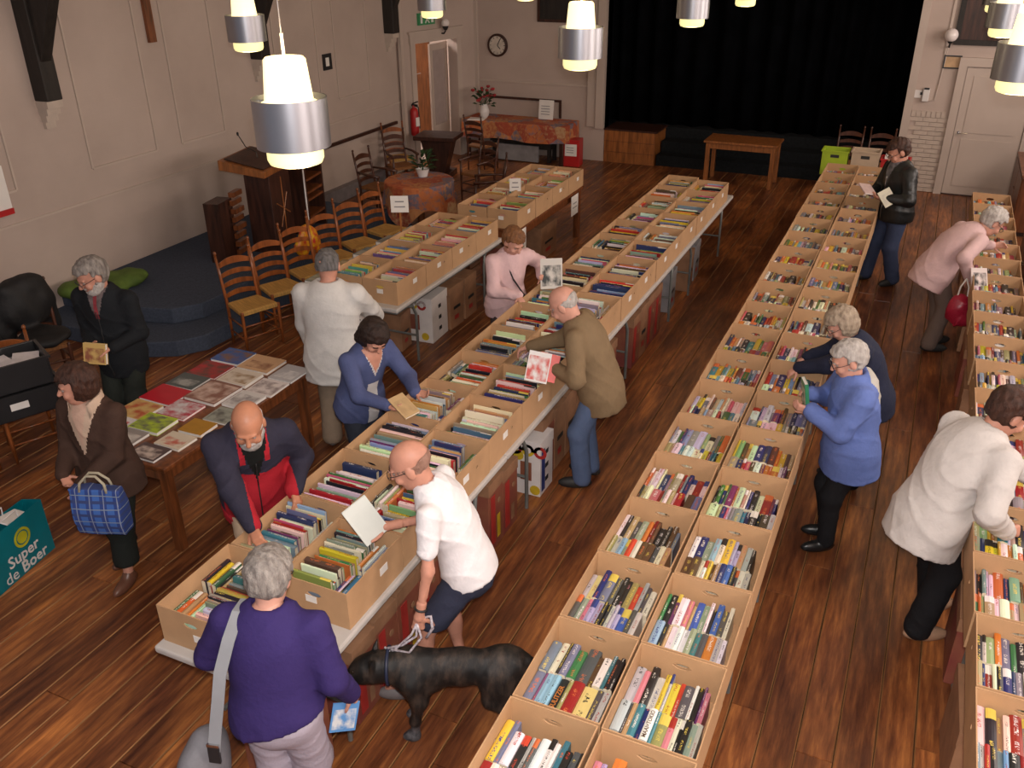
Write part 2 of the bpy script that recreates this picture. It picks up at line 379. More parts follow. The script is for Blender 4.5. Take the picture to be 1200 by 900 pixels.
def sdf_obj(name, f, bounds, res, m, parent=None, regions=None):
    return put(name, np_mesh(name, [surf(f, bounds, res)], m if isinstance(m, (list, tuple)) else [m], regions), parent)
# ================================================================ SETTING
XL, XR, YB, YF, ZC = -8.85, 2.95, 16.5, -2.5, 5.6
def wallbox(name, lo, hi, m='wall', **k): return struct(MB().b2(lo, hi).obj(name, m, **k))
floor = wallbox('floor', (XL-.3, YF, -0.12), (XR+.3, YB+1.2, -0.022), 'dark_wood')
# floor boards, each a piece of its own
plank_cache = {}
rnd = random.Random(3)
nst = 59; pw = (XR-XL)/nst
for i in range(nst):
    y = YF; k = 0
    cuts = sorted(round(rnd.uniform(1.5, YB-1.5), 1) for _ in range(4))
    cuts = [c for j, c in enumerate(cuts) if j == 0 or c-cuts[j-1] > 0.7]
    for a, b in zip([YF]+cuts, cuts+[YB+.1]):
        L = round(b-a, 1)
        if L not in plank_cache:
            pm = MB(); e = .0055; hw = pw/2-.0022
            pm.v = [(-hw, 0.002, -.022), (hw, 0.002, -.022), (hw, L-.002, -.022), (-hw, L-.002, -.022), (-hw+e, .004, 0), (hw-e, .004, 0), (hw-e, L-.004, 0), (-hw+e, L-.004, 0), (-hw, .002, -e), (hw, .002, -e), (hw, L-.002, -e), (-hw, L-.002, -e)]
            pm.f = [(4, 5, 6, 7), (8, 9, 5, 4), (9, 10, 6, 5), (10, 11, 7, 6), (11, 8, 4, 7), (0, 1, 9, 8), (1, 2, 10, 9), (2, 3, 11, 10), (3, 0, 8, 11)]; pm.m = [0, 0, 1, 0, 1, 0, 0, 0, 0]
            plank_cache[L] = pm.mesh('plank', ['floor', 'floor_edge'])
        p = put('plank', plank_cache[L], floor, loc=(XL+(i+.5)*pw, a, rnd.uniform(-.0008, .0004)))
# walls
wl = wallbox('wall_left', (XL-.25, YF, 0), (XL, 14.4, ZC))
# angled end of the left wall with the doorway
A = Vector((-8.85, 14.4, 0)); Bp = Vector((-8.35, 16.5, 0)); ang = math.atan2(Bp.y-A.y, Bp.x-A.x)
Lw = (Bp-A).length
def angled(mb, name, m, **k):   # local x runs along the angled wall, local y points out of the hall
    return mb.obj(name, m, loc=A, rot=(0, 0, ang), **k)
mb = MB(); s0, s1, dz = 0.42, 1.56, 2.2
mb.b2((-.1, 0, 0), (s0, .2, ZC)); mb.b2((s1, 0, 0), (Lw+.2, .2, ZC)); mb.b2((s0, 0, dz), (s1, .2, ZC))
wla = struct(angled(mb, 'wall_left_angled', 'wall'))
mb = MB(); mb.b2((s0-.12, -.03, 0), (s0, .0, dz+.0)); mb.b2((s1, -.03, 0), (s1+.12, .0, dz)); mb.b2((s0-.14, -.045, dz), (s1+.14, 0, dz+.17)); mb.b2((s0-.17, -.06, dz+.17), (s1+.17, 0, dz+.21))
struct(angled(mb, 'trim_1', 'white_paint'))
# corridor beyond the doorway
mb = MB(); mb.b2((s0-.6, 1.5, 0), (s1+.8, 1.6, 2.7)); mb.b2((s0-.7, .2, 0), (s0-.6, 1.6, 2.7)); mb.b2((s1+.8, .2, 0), (s1+.9, 1.6, 2.7)); mb.b2((s0-.6, .2, -.05), (s1+.8, 1.5, 0)); mb.b2((s0-.6, .2, 2.7), (s1+.8, 1.6, 2.8))
struct(angled(mb, 'wall_corridor', 'white_paint'))
light('corridor_light', 'AREA', A+Vector((-1.0, 1.1, 2.6)), 55, (1.0, 0.88, 0.82), 0.8)
d = struct(angled(MB().b2((1.78, 1.42, 0), (2.34, 1.46, 2.05)), 'door_1', 'orange_wood'))
h = MB(); h.b2((1.84, 1.385, 1.25), (1.89, 1.42, 1.48)); h.tube([(1.865, 1.37, 1.40), (1.99, 1.37, 1.40)], .009); h.obj('door_handle', 'chrome', d)
# glazed leaf, hinged on the right jamb and swung out into the corridor
dl = struct(thing('door_2', 'x', 'door', A+Vector((math.cos(ang)*(s0+.62)-math.sin(ang)*.2, math.sin(ang)*(s0+.62)+math.cos(ang)*.2, 0)), ang+.18))
for k in ('label', 'category'): del dl[k]
mb = MB(); mb.b2((0, 0, 0), (.09, .04, 2.12)); mb.b2((.53, 0, 0), (.62, .04, 2.12)); mb.b2((.09, 0, 0), (.53, .04, .62)); mb.b2((.09, 0, 2.0), (.53, .04, 2.12))
mb.obj('door_frame', 'white_paint', dl)
MB().b2((.09, .015, .62), (.53, .025, 2.0)).obj('pane', mat('door_glass', (0.40, 0.33, 0.31), 0.12, var=.05, spec=.7), dl)
# wall behind the stage side
X1, X2 = -5.66, -0.46
mb = MB(); mb.b2((Bp.x-.3, YB, 0), (X1, YB+.25, ZC)); mb.b2((X2, YB, 0), (XR+.2, YB+.25, ZC)); mb.b2((X1, YB, 4.6), (X2, YB+.25, ZC))
wb = struct(mb.obj('wall_back', 'wall'))
struct(MB().b2((XR, YF, 0), (XR+.2, 1.0, ZC)).b2((XR, 1.0, 0), (XR+.2, 15.0, 1.9)).b2((XR, 1.0, 4.5), (XR+.2, 15.0, ZC)).b2((XR, 3.0, 1.9), (XR+.2, 5.0, 4.5)).b2((XR, 7.0, 1.9), (XR+.2, 9.0, 4.5)).b2((XR, 11.0, 1.9), (XR+.2, 13.0, 4.5)).b2((XR, 15.0, 0), (XR+.2, YB+.2, ZC)).obj('wall_right', 'wall'))
wallbox('ceiling', (XL-.3, YF, ZC), (XR+.3, YB+2.7, ZC+.1), 'white_paint')
# mouldings
n = 2
def trim(lo, hi, m='white_paint', **k):
    global n
    o = struct(MB().b2(lo, hi).obj('trim_%d' % n, m, **k)); n += 1; return o
for y0, y1 in ((7.45, 8.46), (8.92, 9.73), (11.0, 12.0), (12.5, 13.4), (3.9, 4.9), (5.4, 6.4)):   # blind window frames on the left wall
    mb = MB(); t = .018
    mb.b2((XL, y0-.022, 1.60), (XL+t, y0, 5.0)); mb.b2((XL, y1, 1.60), (XL+t, y1+.022, 5.0)); mb.b2((XL, y0, 1.585), (XL+t, y1, 1.61))
    struct(mb.obj('trim_%d' % n, 'white_paint')); n += 1
trim((XL, YF, 1.235), (XL+.014, 14.4, 1.26)); trim((XL, 11.35, 0), (XL+.12, 13.9, .22), mat('skirting_grey', (0.22, 0.19, 0.19), .6))
trim((X1-.34, YB-.06, .65), (X1-.18, YB, ZC)); trim((X1-.16, YB-.10, .63), (X1, YB+.25, ZC)); trim((X2, YB-.1, 0), (X2+.12, YB+.25, ZC)); trim((-.02, YB-.02, 2.2), (.02, YB, ZC))
trim((Bp.x+.02, YB-.02, 1.36), (X1-.35, YB, 1.39)); trim((-8.8, 14.33, 0), (-8.74, 14.42, ZC)); trim((Bp.x-.02, YB-.06, 0), (Bp.x+.05, YB, ZC))
# thin brown handrail and chair rail
rail = thing('wall_handrail', 'thin dark red wooden rail fixed along the left wall beside ladder-back chairs', 'rail', (XL+.03, 12.2, .93))
MB().b2((-.01, -1.6, -.025), (.03, 1.95, .025)).obj('rail_bar', 'dark_wood', rail)
for y in (-1.2, .2, 1.6): MB().b2((-.03, y, -.02), (0, y+.03, .02)).obj('bracket', 'black_plastic', rail)
# painted bricks below the dado on the short wall by the right-hand door
bm_ = MB().box((0, -.006, 0), (.205, .02, .062)).mesh('brick', 'brick_paint'); bh_ = MB().box((0, -.006, 0), (.098, .02, .062)).mesh('brick', 'brick_paint')
for r in range(17):
    z = .04+r*.0715
    xs = [-.33+.215*j+(.1075 if r % 2 else 0) for j in range(3)]
    for x in xs:
        if x-.1 < -.335: x += .0; me = bm_
        if x+.1 > .20: put('brick', bh_, wb, loc=(.12, YB-.004, z)); continue
        put('brick', bm_, wb, loc=(x+.08 if x < -.3 else x+.08, YB-.004+rnd.uniform(-.002, .002), z))
for j in range(7): put('brick', bh_, wb, loc=(-.30+j*.075, YB-.004, 1.27), rot=(0, PI/2, 0))
# right-hand white door
d3 = struct(thing('door_3', 'x', 'd', (.28, YB-.005, 0)))
for k in ('label', 'category'): del d3[k]
MB().b2((.08, -.03, .02), (1.06, 0, 2.02)).obj('door_leaf', 'white_paint', d3)
MB().b2((.20, -.04, .16), (.94, -.03, .92)).b2((.20, -.04, 1.02), (.94, -.03, 1.9)).obj('door_panel', 'white_paint', d3)
MB().b2((-.05, -.06, 0), (.07, 0, 2.04)).b2((1.07, -.06, 0), (1.19, 0, 2.04)).b2((-.05, -.06, 2.04), (1.19, 0, 2.17)).obj('door_casing', 'white_paint', d3)
MB().b2((-.02, -.05, 0), (1.1, 0, .02)).obj('threshold', 'dark_wood', d3)
h = MB(); h.lathe([(.025, 0), (.025, .012)], n=12); h.tube([(0, 0, .012), (0, 0, .05), (.06, 0, .055), (.13, 0, .055)], .009)
h.obj('door_handle', 'chrome', d3, loc=(.145, -.03, 1.02), rot=(PI/2, 0, 0))
# stage: dark front with steps, wooden side block, closed curtain
mb = MB(); mb.b2((X1, 17.2, 0), (X2, 19.0, .60)); mb.b2((-4.62, 16.55, 0), (X2, 17.2, .2)); mb.b2((-4.62, 16.85, .2), (X2, 17.2, .4))
struct(mb.obj('floor_stage', 'stage_dark')); struct(MB().b2((X1-.4, 19.0, 0), (X2+.4, 19.1, ZC)).b2((X1-.4, YB+.25, 0), (X1-.3, 19.0, ZC)).b2((X2+.3, YB+.25, 0), (X2+.4, 19.0, ZC)).obj('wall_stage', 'stage_dark'))
sb = thing('stage_block', 'brown varnished wooden block at the corner of the dark stage', 'stage block', (-5.15, 16.85, 0))
MB().b2((-.5, -.36, 0), (.5, .36, .60)).obj('front_panel', 'orange_wood', sb); MB().b2((-.51, -.37, .60), (.53, .36, .63)).obj('top_edge', 'dark_wood', sb)
for z in (.2, .4): MB().b2((-.5, -.366, z-.004), (.5, -.358, z+.004)).obj('groove_strip', 'red_wood', sb)
cu = MB(); nx = 260
for i in range(nx+1):
    u = i/nx; x = X1-.25+u*(X2-X1+.5); yy = 17.45+.07*math.sin(u*95+2*math.sin(u*9))+.03*math.sin(u*41)
    for z in (.6, 2.4, 5.4): cu.v.append((x, yy+(.03*math.sin(u*60) if z < 1 else 0), z))
for i in range(nx):
    for j in range(2): a = i*3+j; cu.f.append((a, a+3, a+4, a+1)); cu.m.append(0)
o = cu.obj('stage_curtain', 'curtain', smooth=True); tag(o, 'black pleated stage curtain drawn across the whole stage opening', 'curtain')
sm = o.modifiers.new('thick', 'SOLIDIFY'); sm.thickness = .006
# blue carpeted platform with two steps
mb = MB(); mb.prism([(XL, 6.2), (-7.2, 6.2), (-6.9, 6.36), (-6.72, 6.62), (-6.70, 7.0), (-6.70, 11.0), (XL, 11.0)], 2, 0, .18)
p1 = mb.obj('carpeted_platform', 'carpet_blue', bevel=.012); struct(p1)
MB().prism([(XL, 6.62), (-7.6, 6.62), (-7.25, 6.72), (-7.06, 6.98), (-7.04, 7.3), (-7.04, 11.0), (XL, 11.0)], 2, .18, .36).obj('upper_step', 'carpet_blue', p1, bevel=.012)
# timber wall posts on white stepped corbels
for y, lab in ((7.0, 'black timber roof post and brace on white corbel beside the blank wall panels'), (10.57, 'black timber roof post on white corbel behind the hanging lamp near the lectern'), (14.08, 'black timber roof post beside the exit doorway'), (3.5, 'black timber roof post on white corbel by the black coat')):
    t = thing('timber_post', lab, 'roof post', (XL, y, 2.45), group='roof posts along the left wall')
    MB().b2((0, -.10, 0), (.20, .10, 3.15)).obj('post', 'black_beam', t, bevel=.01)
    MB().prism([(.18, .45), (.20, .40), (.75, 1.45), (1.5, 2.6), (1.5, 3.1), (1.1, 2.8), (.5, 1.75), (.18, 1.05)], 1, -.07, .07).obj('brace', 'black_beam', t, bevel=.008)
    c = MB()
    for k in range(4): c.b2((0, -.10+.012*k, -.075*(k+1)), (.18-.045*k, .10-.012*k, -.075*k))
    c.obj('corbel', 'brick_paint', t)
o = MB().b2((0, -.055, 0), (.045, .055, 1.6)).obj('wooden_cross', 'red_wood', loc=(XL+.003, 8.70, 2.86))
MB().b2((0, -.4, 1.05), (.045, .4, 1.16)).obj('crossbar', 'red_wood', o)
tag(o, 'thin red-brown wooden cross upright hanging high between blank wall panels', 'cross')
# things on the walls
def frame(name, label, cat, c, wdt, hgt, axis, fm, im, bw=.02, mat_w=0, thick=.025):
    t = thing(name, label, cat, c); 
    def bar(a0, a1, z0, z1, y0, y1, nm, m):
        q = MB()
        if axis == 'y': q.b2((a0, y0, z0), (a1, y1, z1))     # hangs on the back wall, faces -y
        else: q.b2((-y1, a0, z0), (-y0, a1, z1))             # hangs on the left wall, faces +x
        return q.obj(nm, m, t)
    W, Hh = wdt/2, hgt/2
    q = MB()
    for a0, a1, z0, z1 in ((-W, W, Hh-bw, Hh), (-W, W, -Hh, -Hh+bw), (-W, -W+bw, -Hh+bw, Hh-bw), (W-bw, W, -Hh+bw, Hh-bw)):
        if axis == 'y': q.b2((a0, -thick, z0), (a1, 0, z1))
        else: q.b2((0, a0, z0), (thick, a1, z1))
    q.obj('frame', fm, t)
    bar(-W+bw, W-bw, -Hh+bw, Hh-bw, -thick*.5, -.001, 'picture', im)
    return t
frame('wall_certificate', 'small black framed tan certificate beside the right-hand white door', 'picture', (.12, YB, 2.09), .26, .20, 'y', 'black_plastic', mat('tan_paper', (.55, .36, .20), .6))
frame('dark_panel', 'large dark wooden panel above the clock wall near the stage curtain', 'panel', (-6.5, YB, 3.0), 1.1, 1.05, 'y', 'dark_wood', 'black_beam', .05)
frame('dark_panel', 'large dark wooden panel above the right-hand white door', 'panel', (.95, YB, 3.05), 1.75, 1.40, 'y', 'black_beam', 'dark_wood', .08, thick=.05)
t = frame('wall_box', 'black framed thermostat box with white face on the left wall', 'thermostat', (XL, 12.25, 2.2), .22, .24, 'x', 'black_plastic', 'paper', .055)
# clock
t = thing('wall_clock', 'round wall clock with dark rim and pale face', 'clock', (-7.88, YB, 2.03), 0)
q = MB().lathe([(.21, 0), (.21, .04), (.17, .05), (.17, .03)], n=32, cap=False); q.obj('rim', 'dark_wood', t, rot=(PI/2, 0, 0), smooth='auto')
MB().lathe([(.172, .0), (.172, .032)], n=32).obj('face', mat('clock_face', (.62, .55, .47), .5), t, rot=(PI/2, 0, 0))
for a, l in ((2.4, .09), (.5, .13)): MB().box((math.sin(a)*l/2, -.036, math.cos(a)*l/2), (.014, .004, l), (0, a, 0)).obj('hand', 'black_plastic', t)
for k in range(12): MB().box((math.sin(k*PI/6)*.145, -.034, math.cos(k*PI/6)*.145), (.01, .003, .03), (0, k*PI/6, 0)).obj('hour_mark', 'black_plastic', t)
# exit sign and globe over the doorway
def on_wall(s, z, out=.0): return A+Vector((math.cos(ang)*s+math.sin(ang)*out, math.sin(ang)*s-math.cos(ang)*out, z))
t = thing('exit_sign', 'green running-man exit sign above the left doorway', 'sign', on_wall(.74, 2.60), ang)
MB().b2((-.21, -.05, -.10), (.21, 0, .10)).obj('sign_plate', mat('exit_green', (.03, .16, .06), .5, emit=(.05, .3, .1), estr=.12), t)
q = MB(); q.b2((-.17, -.054, -.07), (-.12, -.05, .07)); q.b2((.11, -.054, -.07), (.17, -.05, .06)); q.tube([(-.05, -.055, -.07), (-.01, -.055, -.01), (.01, -.055, .03)], .013, 6); q.tube([(.05, -.055, -.07), (.02, -.055, -.03), (-.01, -.055, -.01)], .013, 6); q.tube([(-.06, -.055, .02), (.0, -.055, .035), (.06, -.055, .01)], .01, 6); q.lathe([(.0, -.02), (.018, 0), (0, .02)], (.02, -.055, .065), 8)
q.obj('pictogram', 'paper', t)
def globe_lamp(loc, rz, label, r=.085):
    t = thing('globe_wall_lamp', label, 'lamp', loc, rz, None)
    prof = [(r*math.sin(PI*k/12)+.0005, -r*math.cos(PI*k/12)) for k in range(13)]
    MB().lathe(prof, (0, -.14, .06), 20).obj('globe', 'glass_globe', t, smooth=True)
    MB().lathe([(.03, -.12), (.055, -.07), (.06, -.035), (.045, -.02)], (0, -.14, .06), 16).obj('holder', 'black_plastic', t)
    MB().tube([(0, 0, -.12), (0, -.10, -.12), (0, -.14, -.07)], .014).obj('bracket_arm', 'black_plastic', t)
    return t
globe_lamp(on_wall(1.13, 2.44), ang, 'small white globe lamp beside the green exit sign', .075)
globe_lamp((.03, YB, 2.44), 0, 'white globe wall lamp on black bracket above the framed certificate', .10)
o = MB().tube([(.02, YB-.012, 2.33), (-.01, YB-.012, 1.75), (-.03, YB-.012, 1.50), (-.12, YB-.012, 1.48)], .012, 6).obj('lamp_conduit', 'white_paint'); tag(o, 'pale cable conduit running down from the globe wall lamp', 'conduit')
t = thing('wall_switch', 'white wall phone handset and switch beside the stage opening', 'switch', (-.22, YB, 1.58))
MB().b2((-.12, -.03, -.06), (-.02, 0, .06)).obj('switch_plate', 'white_ceramic', t); MB().b2((.0, -.07, -.11), (.10, 0, .10)).obj('handset', 'white_ceramic', t, bevel=.012); MB().b2((-.04, -.04, -.01), (.02, -.01, .03)).obj('bracket', 'black_plastic', t); MB().b2((.01, -.075, .08), (.09, -.07, .11)).obj('dark_cap', 'black_plastic', t)
# white notice with a red edge at the near end of the left wall
t = thing('wall_notice', 'white notice board with a red lower edge on the left wall', 'notice', (XL+.01, 5.95, 1.65))
MB().b2((0, -.35, -.2), (.05, .32, .25)).obj('board', 'paper', t); MB().b2((-.0, -.35, -.26), (.07, .32, -.2)).obj('edge', 'red_plastic', t)
# fire extinguisher
t = thing('fire_extinguisher', 'red fire extinguisher with black hose hanging beside the left doorway', 'extinguisher', on_wall(.20, .62, .12), ang)
MB().lathe([(.05, 0), (.075, .02), (.078, .05), (.078, .42), (.065, .48), (.03, .51), (.025, .55)], n=20).obj('cylinder', 'red_plastic', t, smooth='auto')
MB().b2((-.015, -.09, .53), (.015, .05, .57)).box((0, -.04, .60), (.025, .14, .02), (-.35, 0, 0)).obj('valve', 'black_plastic', t)
MB().tube([(.02, 0, .54), (.10, -.02, .50), (.11, -.02, .3), (.10, -.03, .12)], .011).obj('hose', 'black_plastic', t); MB().b2((-.045, -.082, .18), (.045, -.076, .34)).obj('instruction_label', 'paper', t)
# ---------------------------------------------------------------- pendant lamps
def make_lamp():
    t = thing('pendant_lamp', '', 'lamp', (0, 0, 0))
    r = .172
    MB().lathe([(.005, .012), (.10, .0), (.122, .008), (.132, .03), (.132, .14)], n=32).obj('lower_glass', 'lamp_glass_low', t, smooth='auto')
    q = MB().lathe([(r, .085), (r, .305), (r-.006, .305), (r-.006, .085), (r, .085)], n=40, cap=False); q.obj('metal_ring', 'silver', t, smooth='auto')
    MB().lathe([(.128, .10), (.128, .285), (.10, .29)], n=28, cap=False).obj('inner_diffuser', 'lamp_glass', t, smooth='auto')
    MB().lathe([(.114, .27), (.095, .47), (.085, .48), (.01, .485)], n=32).obj('upper_glass', 'lamp_glass', t, smooth='auto')
    q = MB().b2((-r, -.006, .275), (r, .006, .283)).b2((-.006, -r, .275), (.006, r, .283)); q.obj('spider', 'silver', t)
    MB().tube([(0, 0, .48), (0, 0, .58)], .007).obj('rod', 'white_ceramic', t)
    MB().tube([(0, 0, .58), (0, 0, 2.5)], .0028, 6).obj('cord', 'print_grey', t)
    return t
lamp = make_lamp(); first = True
for x, rown in ((-5.75, 'chair-side'), (-2.55, 'middle'), (0.46, 'white-door-side')):
    for y, wh in ((3.42, 'over the balcony end'), (6.8, 'second from the balcony'), (10.2, 'second from the stage'), (13.0, 'nearest the stage')):
        lab = 'silver-ringed pendant lamp with glowing glass, %s, %s line' % (wh, rown)
        if x < -5 and y < 4 or x > 0 and y < 4: continue
        x_ = x-.15 if (x < -2 and y < 4) else x
        if first: lamp.location = (x_, y, 3.1); lamp['label'] = lab; lamp['group'] = 'pendant lamps in three lines'; first = False; L_ = lamp
        else: L_ = dup(lamp, (x_, y, 3.1), 0, lab, 'pendant lamps in three lines')
        light('lamp_bulb', 'POINT', (x_, y, 3.66), 5, (1.0, .72, .38), .06)
        light('lamp_bulb_low', 'POINT', (x_, y, 3.03), 4, (1.0, .80, .45), .08)
# ================================================================ FURNITURE
def make_chair(dark=False, arms=False):
    t = thing('ladder_back_chair', '', 'chair'); wm = 'chair_wood_dark' if dark else 'chair_wood'
    W, D = .215, .19   # local: faces +x, seat centre at origin; x depth, y width
    for s in (-1, 1):
        MB().tube([(D, s*W, 0), (D, s*W, .20), (D, s*W, .46), (D, s*W, .66 if arms else .47)], [.013, .018, .02, .018], 8).obj('front_leg', wm, t, smooth=True)
        q = MB().tube([(-D+.0, s*(W-.03), 0), (-D, s*(W-.03), .45), (-D-.05, s*(W-.025), .75), (-D-.09, s*(W-.02), .97)], [.014, .019, .017, .015], 8)
        q.lathe([(.010, 0), (.017, .012), (.010, .024), (.019, .04), (.015, .058), (.004, .066)], (-D-.09, s*(W-.02), .965), 8); q.obj('back_post', wm, t, smooth=True)
        for z in (.15, .30): MB().tube([(D, s*W, z), (-D, s*(W-.03), z)], .010, 6).obj('side_stretcher', wm, t, smooth=True)
        if arms:
            MB().tube([(D+.03, s*(W+.01), .665), (0, s*(W+.02), .68), (-D-.03, s*(W-.025), .69)], [.024, .02, .016], 8).obj('armrest', wm, t, smooth=True)
    for z in (.17, .30): MB().tube([(D, -W, z), (D, W, z)], .010, 6).obj('front_stretcher', wm, t, smooth=True)
    for k, z in enumerate((.545, .655, .765, .875)):
        xb = -D-.09*(z-.45)/.52; w = W-.03; n = 8; q = MB(); hh = .040 if k < 3 else .060
        for i in range(n+1):
            u = -1+2*i/n; y = u*w; cx = xb-.022*(1-u*u); top = z+hh*(.25+.75*(1-u*u)); bot = z-.034+.018*(1-u*u)
            q.v += [(cx-.006, y, bot), (cx+.006, y, bot), (cx+.006, y, top), (cx-.006, y, top)]
        for i in range(n):
            a = i*4
            for j in range(4): q.f.append((a+j, a+(j+1) % 4, a+4+(j+1) % 4, a+4+j)); q.m.append(0)
        q.f += [(0, 1, 2, 3), (n*4+3, n*4+2, n*4+1, n*4)]; q.m += [0, 0]
        q.obj('back_slat', wm, t)
    q = MB(); pts = [(-D, -W+.03), (D+.01, -W-.01), (D+.01, W+.01), (-D, W-.03)]
    q.v = [(x, y, .43) for x, y in pts]+[(x*.9, y*.9, .475) for x, y in pts]+[(x, y, .462) for x, y in pts]+[(0, 0, .462)]
    q.f = [(0, 3, 2, 1), (4, 5, 12), (5, 6, 12), (6, 7, 12), (7, 4, 12)]+[(i, (i+1) % 4, 8+(i+1) % 4, 8+i) for i in range(4)]+[(8+i, 8+(i+1) % 4, 4+(i+1) % 4, 4+i) for i in range(4)]; q.m = [0]*13
    q.obj('rush_seat', 'rush' if not dark else mat('rush_dark', (.30, .12, .035), .7, var=.2, scale=6, stretch=(1, 26, 1), bump=.4, bscale=40), t)
    return t
ch = make_chair(); ch['label'] = 'orange-brown ladder-back chair with rush seat at the near end of the platform row'; ch['group'] = 'ladder-back chairs'
ch.location = (-6.36, 7.0, 0); ch.rotation_euler = (0, 0, math.radians(-22))
names = ['second', 'third', 'fourth', 'fifth', 'sixth']
for k in range(1, 5):
    dup(ch, (-6.38-.01*k, 7.0+.56*k, 0), math.radians(-20+rnd.uniform(-5, 5)), 'orange-brown ladder-back chair, %s in the row along the blue platform' % names[k-1], 'ladder-back chairs')
dup(ch, (-6.72, 4.42, 0), math.radians(-25), 'orange-brown ladder-back chair carrying the black storage crates', 'ladder-back chairs')
dup(ch, (-6.95, 3.90, 0), math.radians(-25), 'orange-brown ladder-back chair next to the one carrying black crates', 'ladder-back chairs')
chd = make_chair(True); chd['label'] = 'ladder-back chair behind the green crate at the stage'; chd['group'] = 'ladder-back chairs'
chd.location = (-1.2, 16.1, 0); chd.rotation_euler = (0, 0, -PI/2)
dup(chd, (-.70, 16.1, 0), -PI/2, 'ladder-back chair behind the red crate at the stage', 'ladder-back chairs')
cha = make_chair(True, True); cha['group'] = 'ladder-back chairs'
cha['label'] = 'dark ladder-back armchair against the left wall beside the round table'; cha.location = (-7.75, 11.75, 0); cha.rotation_euler = (0, 0, math.radians(-5))
dup(cha, (-8.1, 13.05, 0), math.radians(-35), 'dark ladder-back armchair below the end of the wall rail', 'ladder-back chairs')
dup(cha, (-5.95, 12.05, 0), math.radians(205), 'ladder-back armchair drawn up to the round table on the box side', 'ladder-back chairs')
dup(cha, (-6.65, 13.1, 0), math.radians(250), 'ladder-back armchair between the round table and the flower table', 'ladder-back chairs')
dup(chd, (-7.55, 15.05, 0), math.radians(80), 'dark ladder-back chair pushed towards the cloth-covered flower table', 'ladder-back chairs')
dup(ch, (-8.45, 13.55, 0), math.radians(-40), 'orange-brown chair beside the small dark table by the doorway', 'ladder-back chairs')
dup(ch, (-6.42, 9.85, 0), math.radians(-12), 'orange-brown ladder-back chair at the far end of the platform row', 'ladder-back chairs')
# lectern group on the platform
lt = thing('lectern', 'tall dark wooden lectern with slanted reading desk and cross on its front', 'lectern', (-7.55, 8.95, .36), math.radians(12))
MB().b2((-.18, -.28, 0), (.16, .28, 1.0)).obj('pedestal', 'dark_wood', lt, bevel=.01)
q = MB().prism([(-.42, 1.08), (.18, 1.0), (.18, 1.08), (-.42, 1.20)], 1, -.42, .42); q.obj('reading_desk', 'orange_wood', lt, bevel=.006)
q = MB().prism([(-.36, 1.20), (.15, 1.093), (.15, 1.10), (-.36, 1.21)], 1, -.36, .36); q.obj('desk_pad', 'dark_wood', lt)
MB().tube([(.165, .02, .18), (.165, .02, .92)], .008, 6).tube([(.165, -.16, .62), (.165, .18, .42)], .008, 6).tube([(.165, .14, .70), (.165, -.10, .30)], .008, 6).obj('front_cross', 'orange_wood', lt)
MB().tube([(-.1, 0, 1.13), (-.12, .02, 1.22), (-.30, .10, 1.26), (-.42, .16, 1.40)], .006, 6).lathe([(.004, 0), (.014, .01), (.014, .04), (.004, .05)], (-.42, .16, 1.38), 8).obj('microphone', 'black_plastic', lt)
sc = thing('slatted_screen', 'low dark wooden screen with stepped slats beside the lectern', 'screen', (-7.72, 8.38, .36), math.radians(12))
MB().b2((-.22, -.24, 0), (-.02, .10, .75)).obj('side_panel', 'dark_wood', sc)
for k in range(8): MB().b2((.0, .0, .04+k*.105), (.05+.02*(k % 2), .22, .10+k*.105)).obj('slat', 'red_wood', sc)
sh = thing('slatted_shelf', 'tall open wooden shelf frame with slats standing behind the lectern', 'shelf', (-7.62, 9.75, .36), math.radians(12))
MB().b2((-.2, .24, 0), (.16, .28, 1.02)).b2((-.2, -.28, 0), (.16, -.24, 1.02)).b2((-.2, -.24, 0), (-.17, .24, 1.02)).obj('frame', 'dark_wood', sh)
for z in (.12, .22, .45, .55, .72, .95): MB().b2((-.17, -.24, z), (.16, .24, z+.03)).obj('shelf_board', 'red_wood', sh)
# thin white microphone stand
o = MB().tube([(0, 0, 0), (0, 0, 1.0)], .011, 8).lathe([(.12, 0), (.12, .015), (.02, .03)], n=16).obj('white_stand', 'white_ceramic', loc=(-7.22, 9.25, .36)); tag(o, 'thin white upright stand in front of the lectern', 'stand')
# tables -----------------------------------------------------------
def wood_table(label, c, sx, sy, h, rz, m, leg=.07, name='wooden_table', top=.035, apron=.10):
    t = thing(name, label, 'table', (c[0], c[1], 0), rz)
    MB().b2((-sx/2, -sy/2, h-top), (sx/2, sy/2, h)).obj('table_top', m, t, bevel=.006)
    i = .04
    MB().b2((-sx/2+i, -sy/2+i, h-top-apron), (sx/2-i, -sy/2+i+.025, h-top)).b2((-sx/2+i, sy/2-i-.025, h-top-apron), (sx/2-i, sy/2-i, h-top)).b2((-sx/2+i, -sy/2+i, h-top-apron), (-sx/2+i+.025, sy/2-i, h-top)).b2((sx/2-i-.025, -sy/2+i, h-top-apron), (sx/2-i, sy/2-i, h-top)).obj('apron', m, t)
    for a in (-1, 1):
        for b in (-1, 1): MB().b2((a*(sx/2-i+.005-leg/2)-leg/2, b*(sy/2-i+.005-leg/2)-leg/2, 0), (a*(sx/2-i+.005-leg/2)+leg/2, b*(sy/2-i+.005-leg/2)+leg/2, h-top-.001)).obj('leg', m, t, bevel=.004)
    return t
wood_table('red-brown wooden table covered with flat art books', (-4.875, 4.60), .92, 1.72, .75, 0, 'red_wood')
wood_table('plain brown wooden table in front of the dark stage', (-2.90, 15.9), 1.25, .66, .75, 0, 'orange_wood')
wood_table('dark brown wooden table under the far cardboard boxes and paper sign', (-4.80, 10.8), .84, 2.35, .75, 0, 'red_wood', .08)
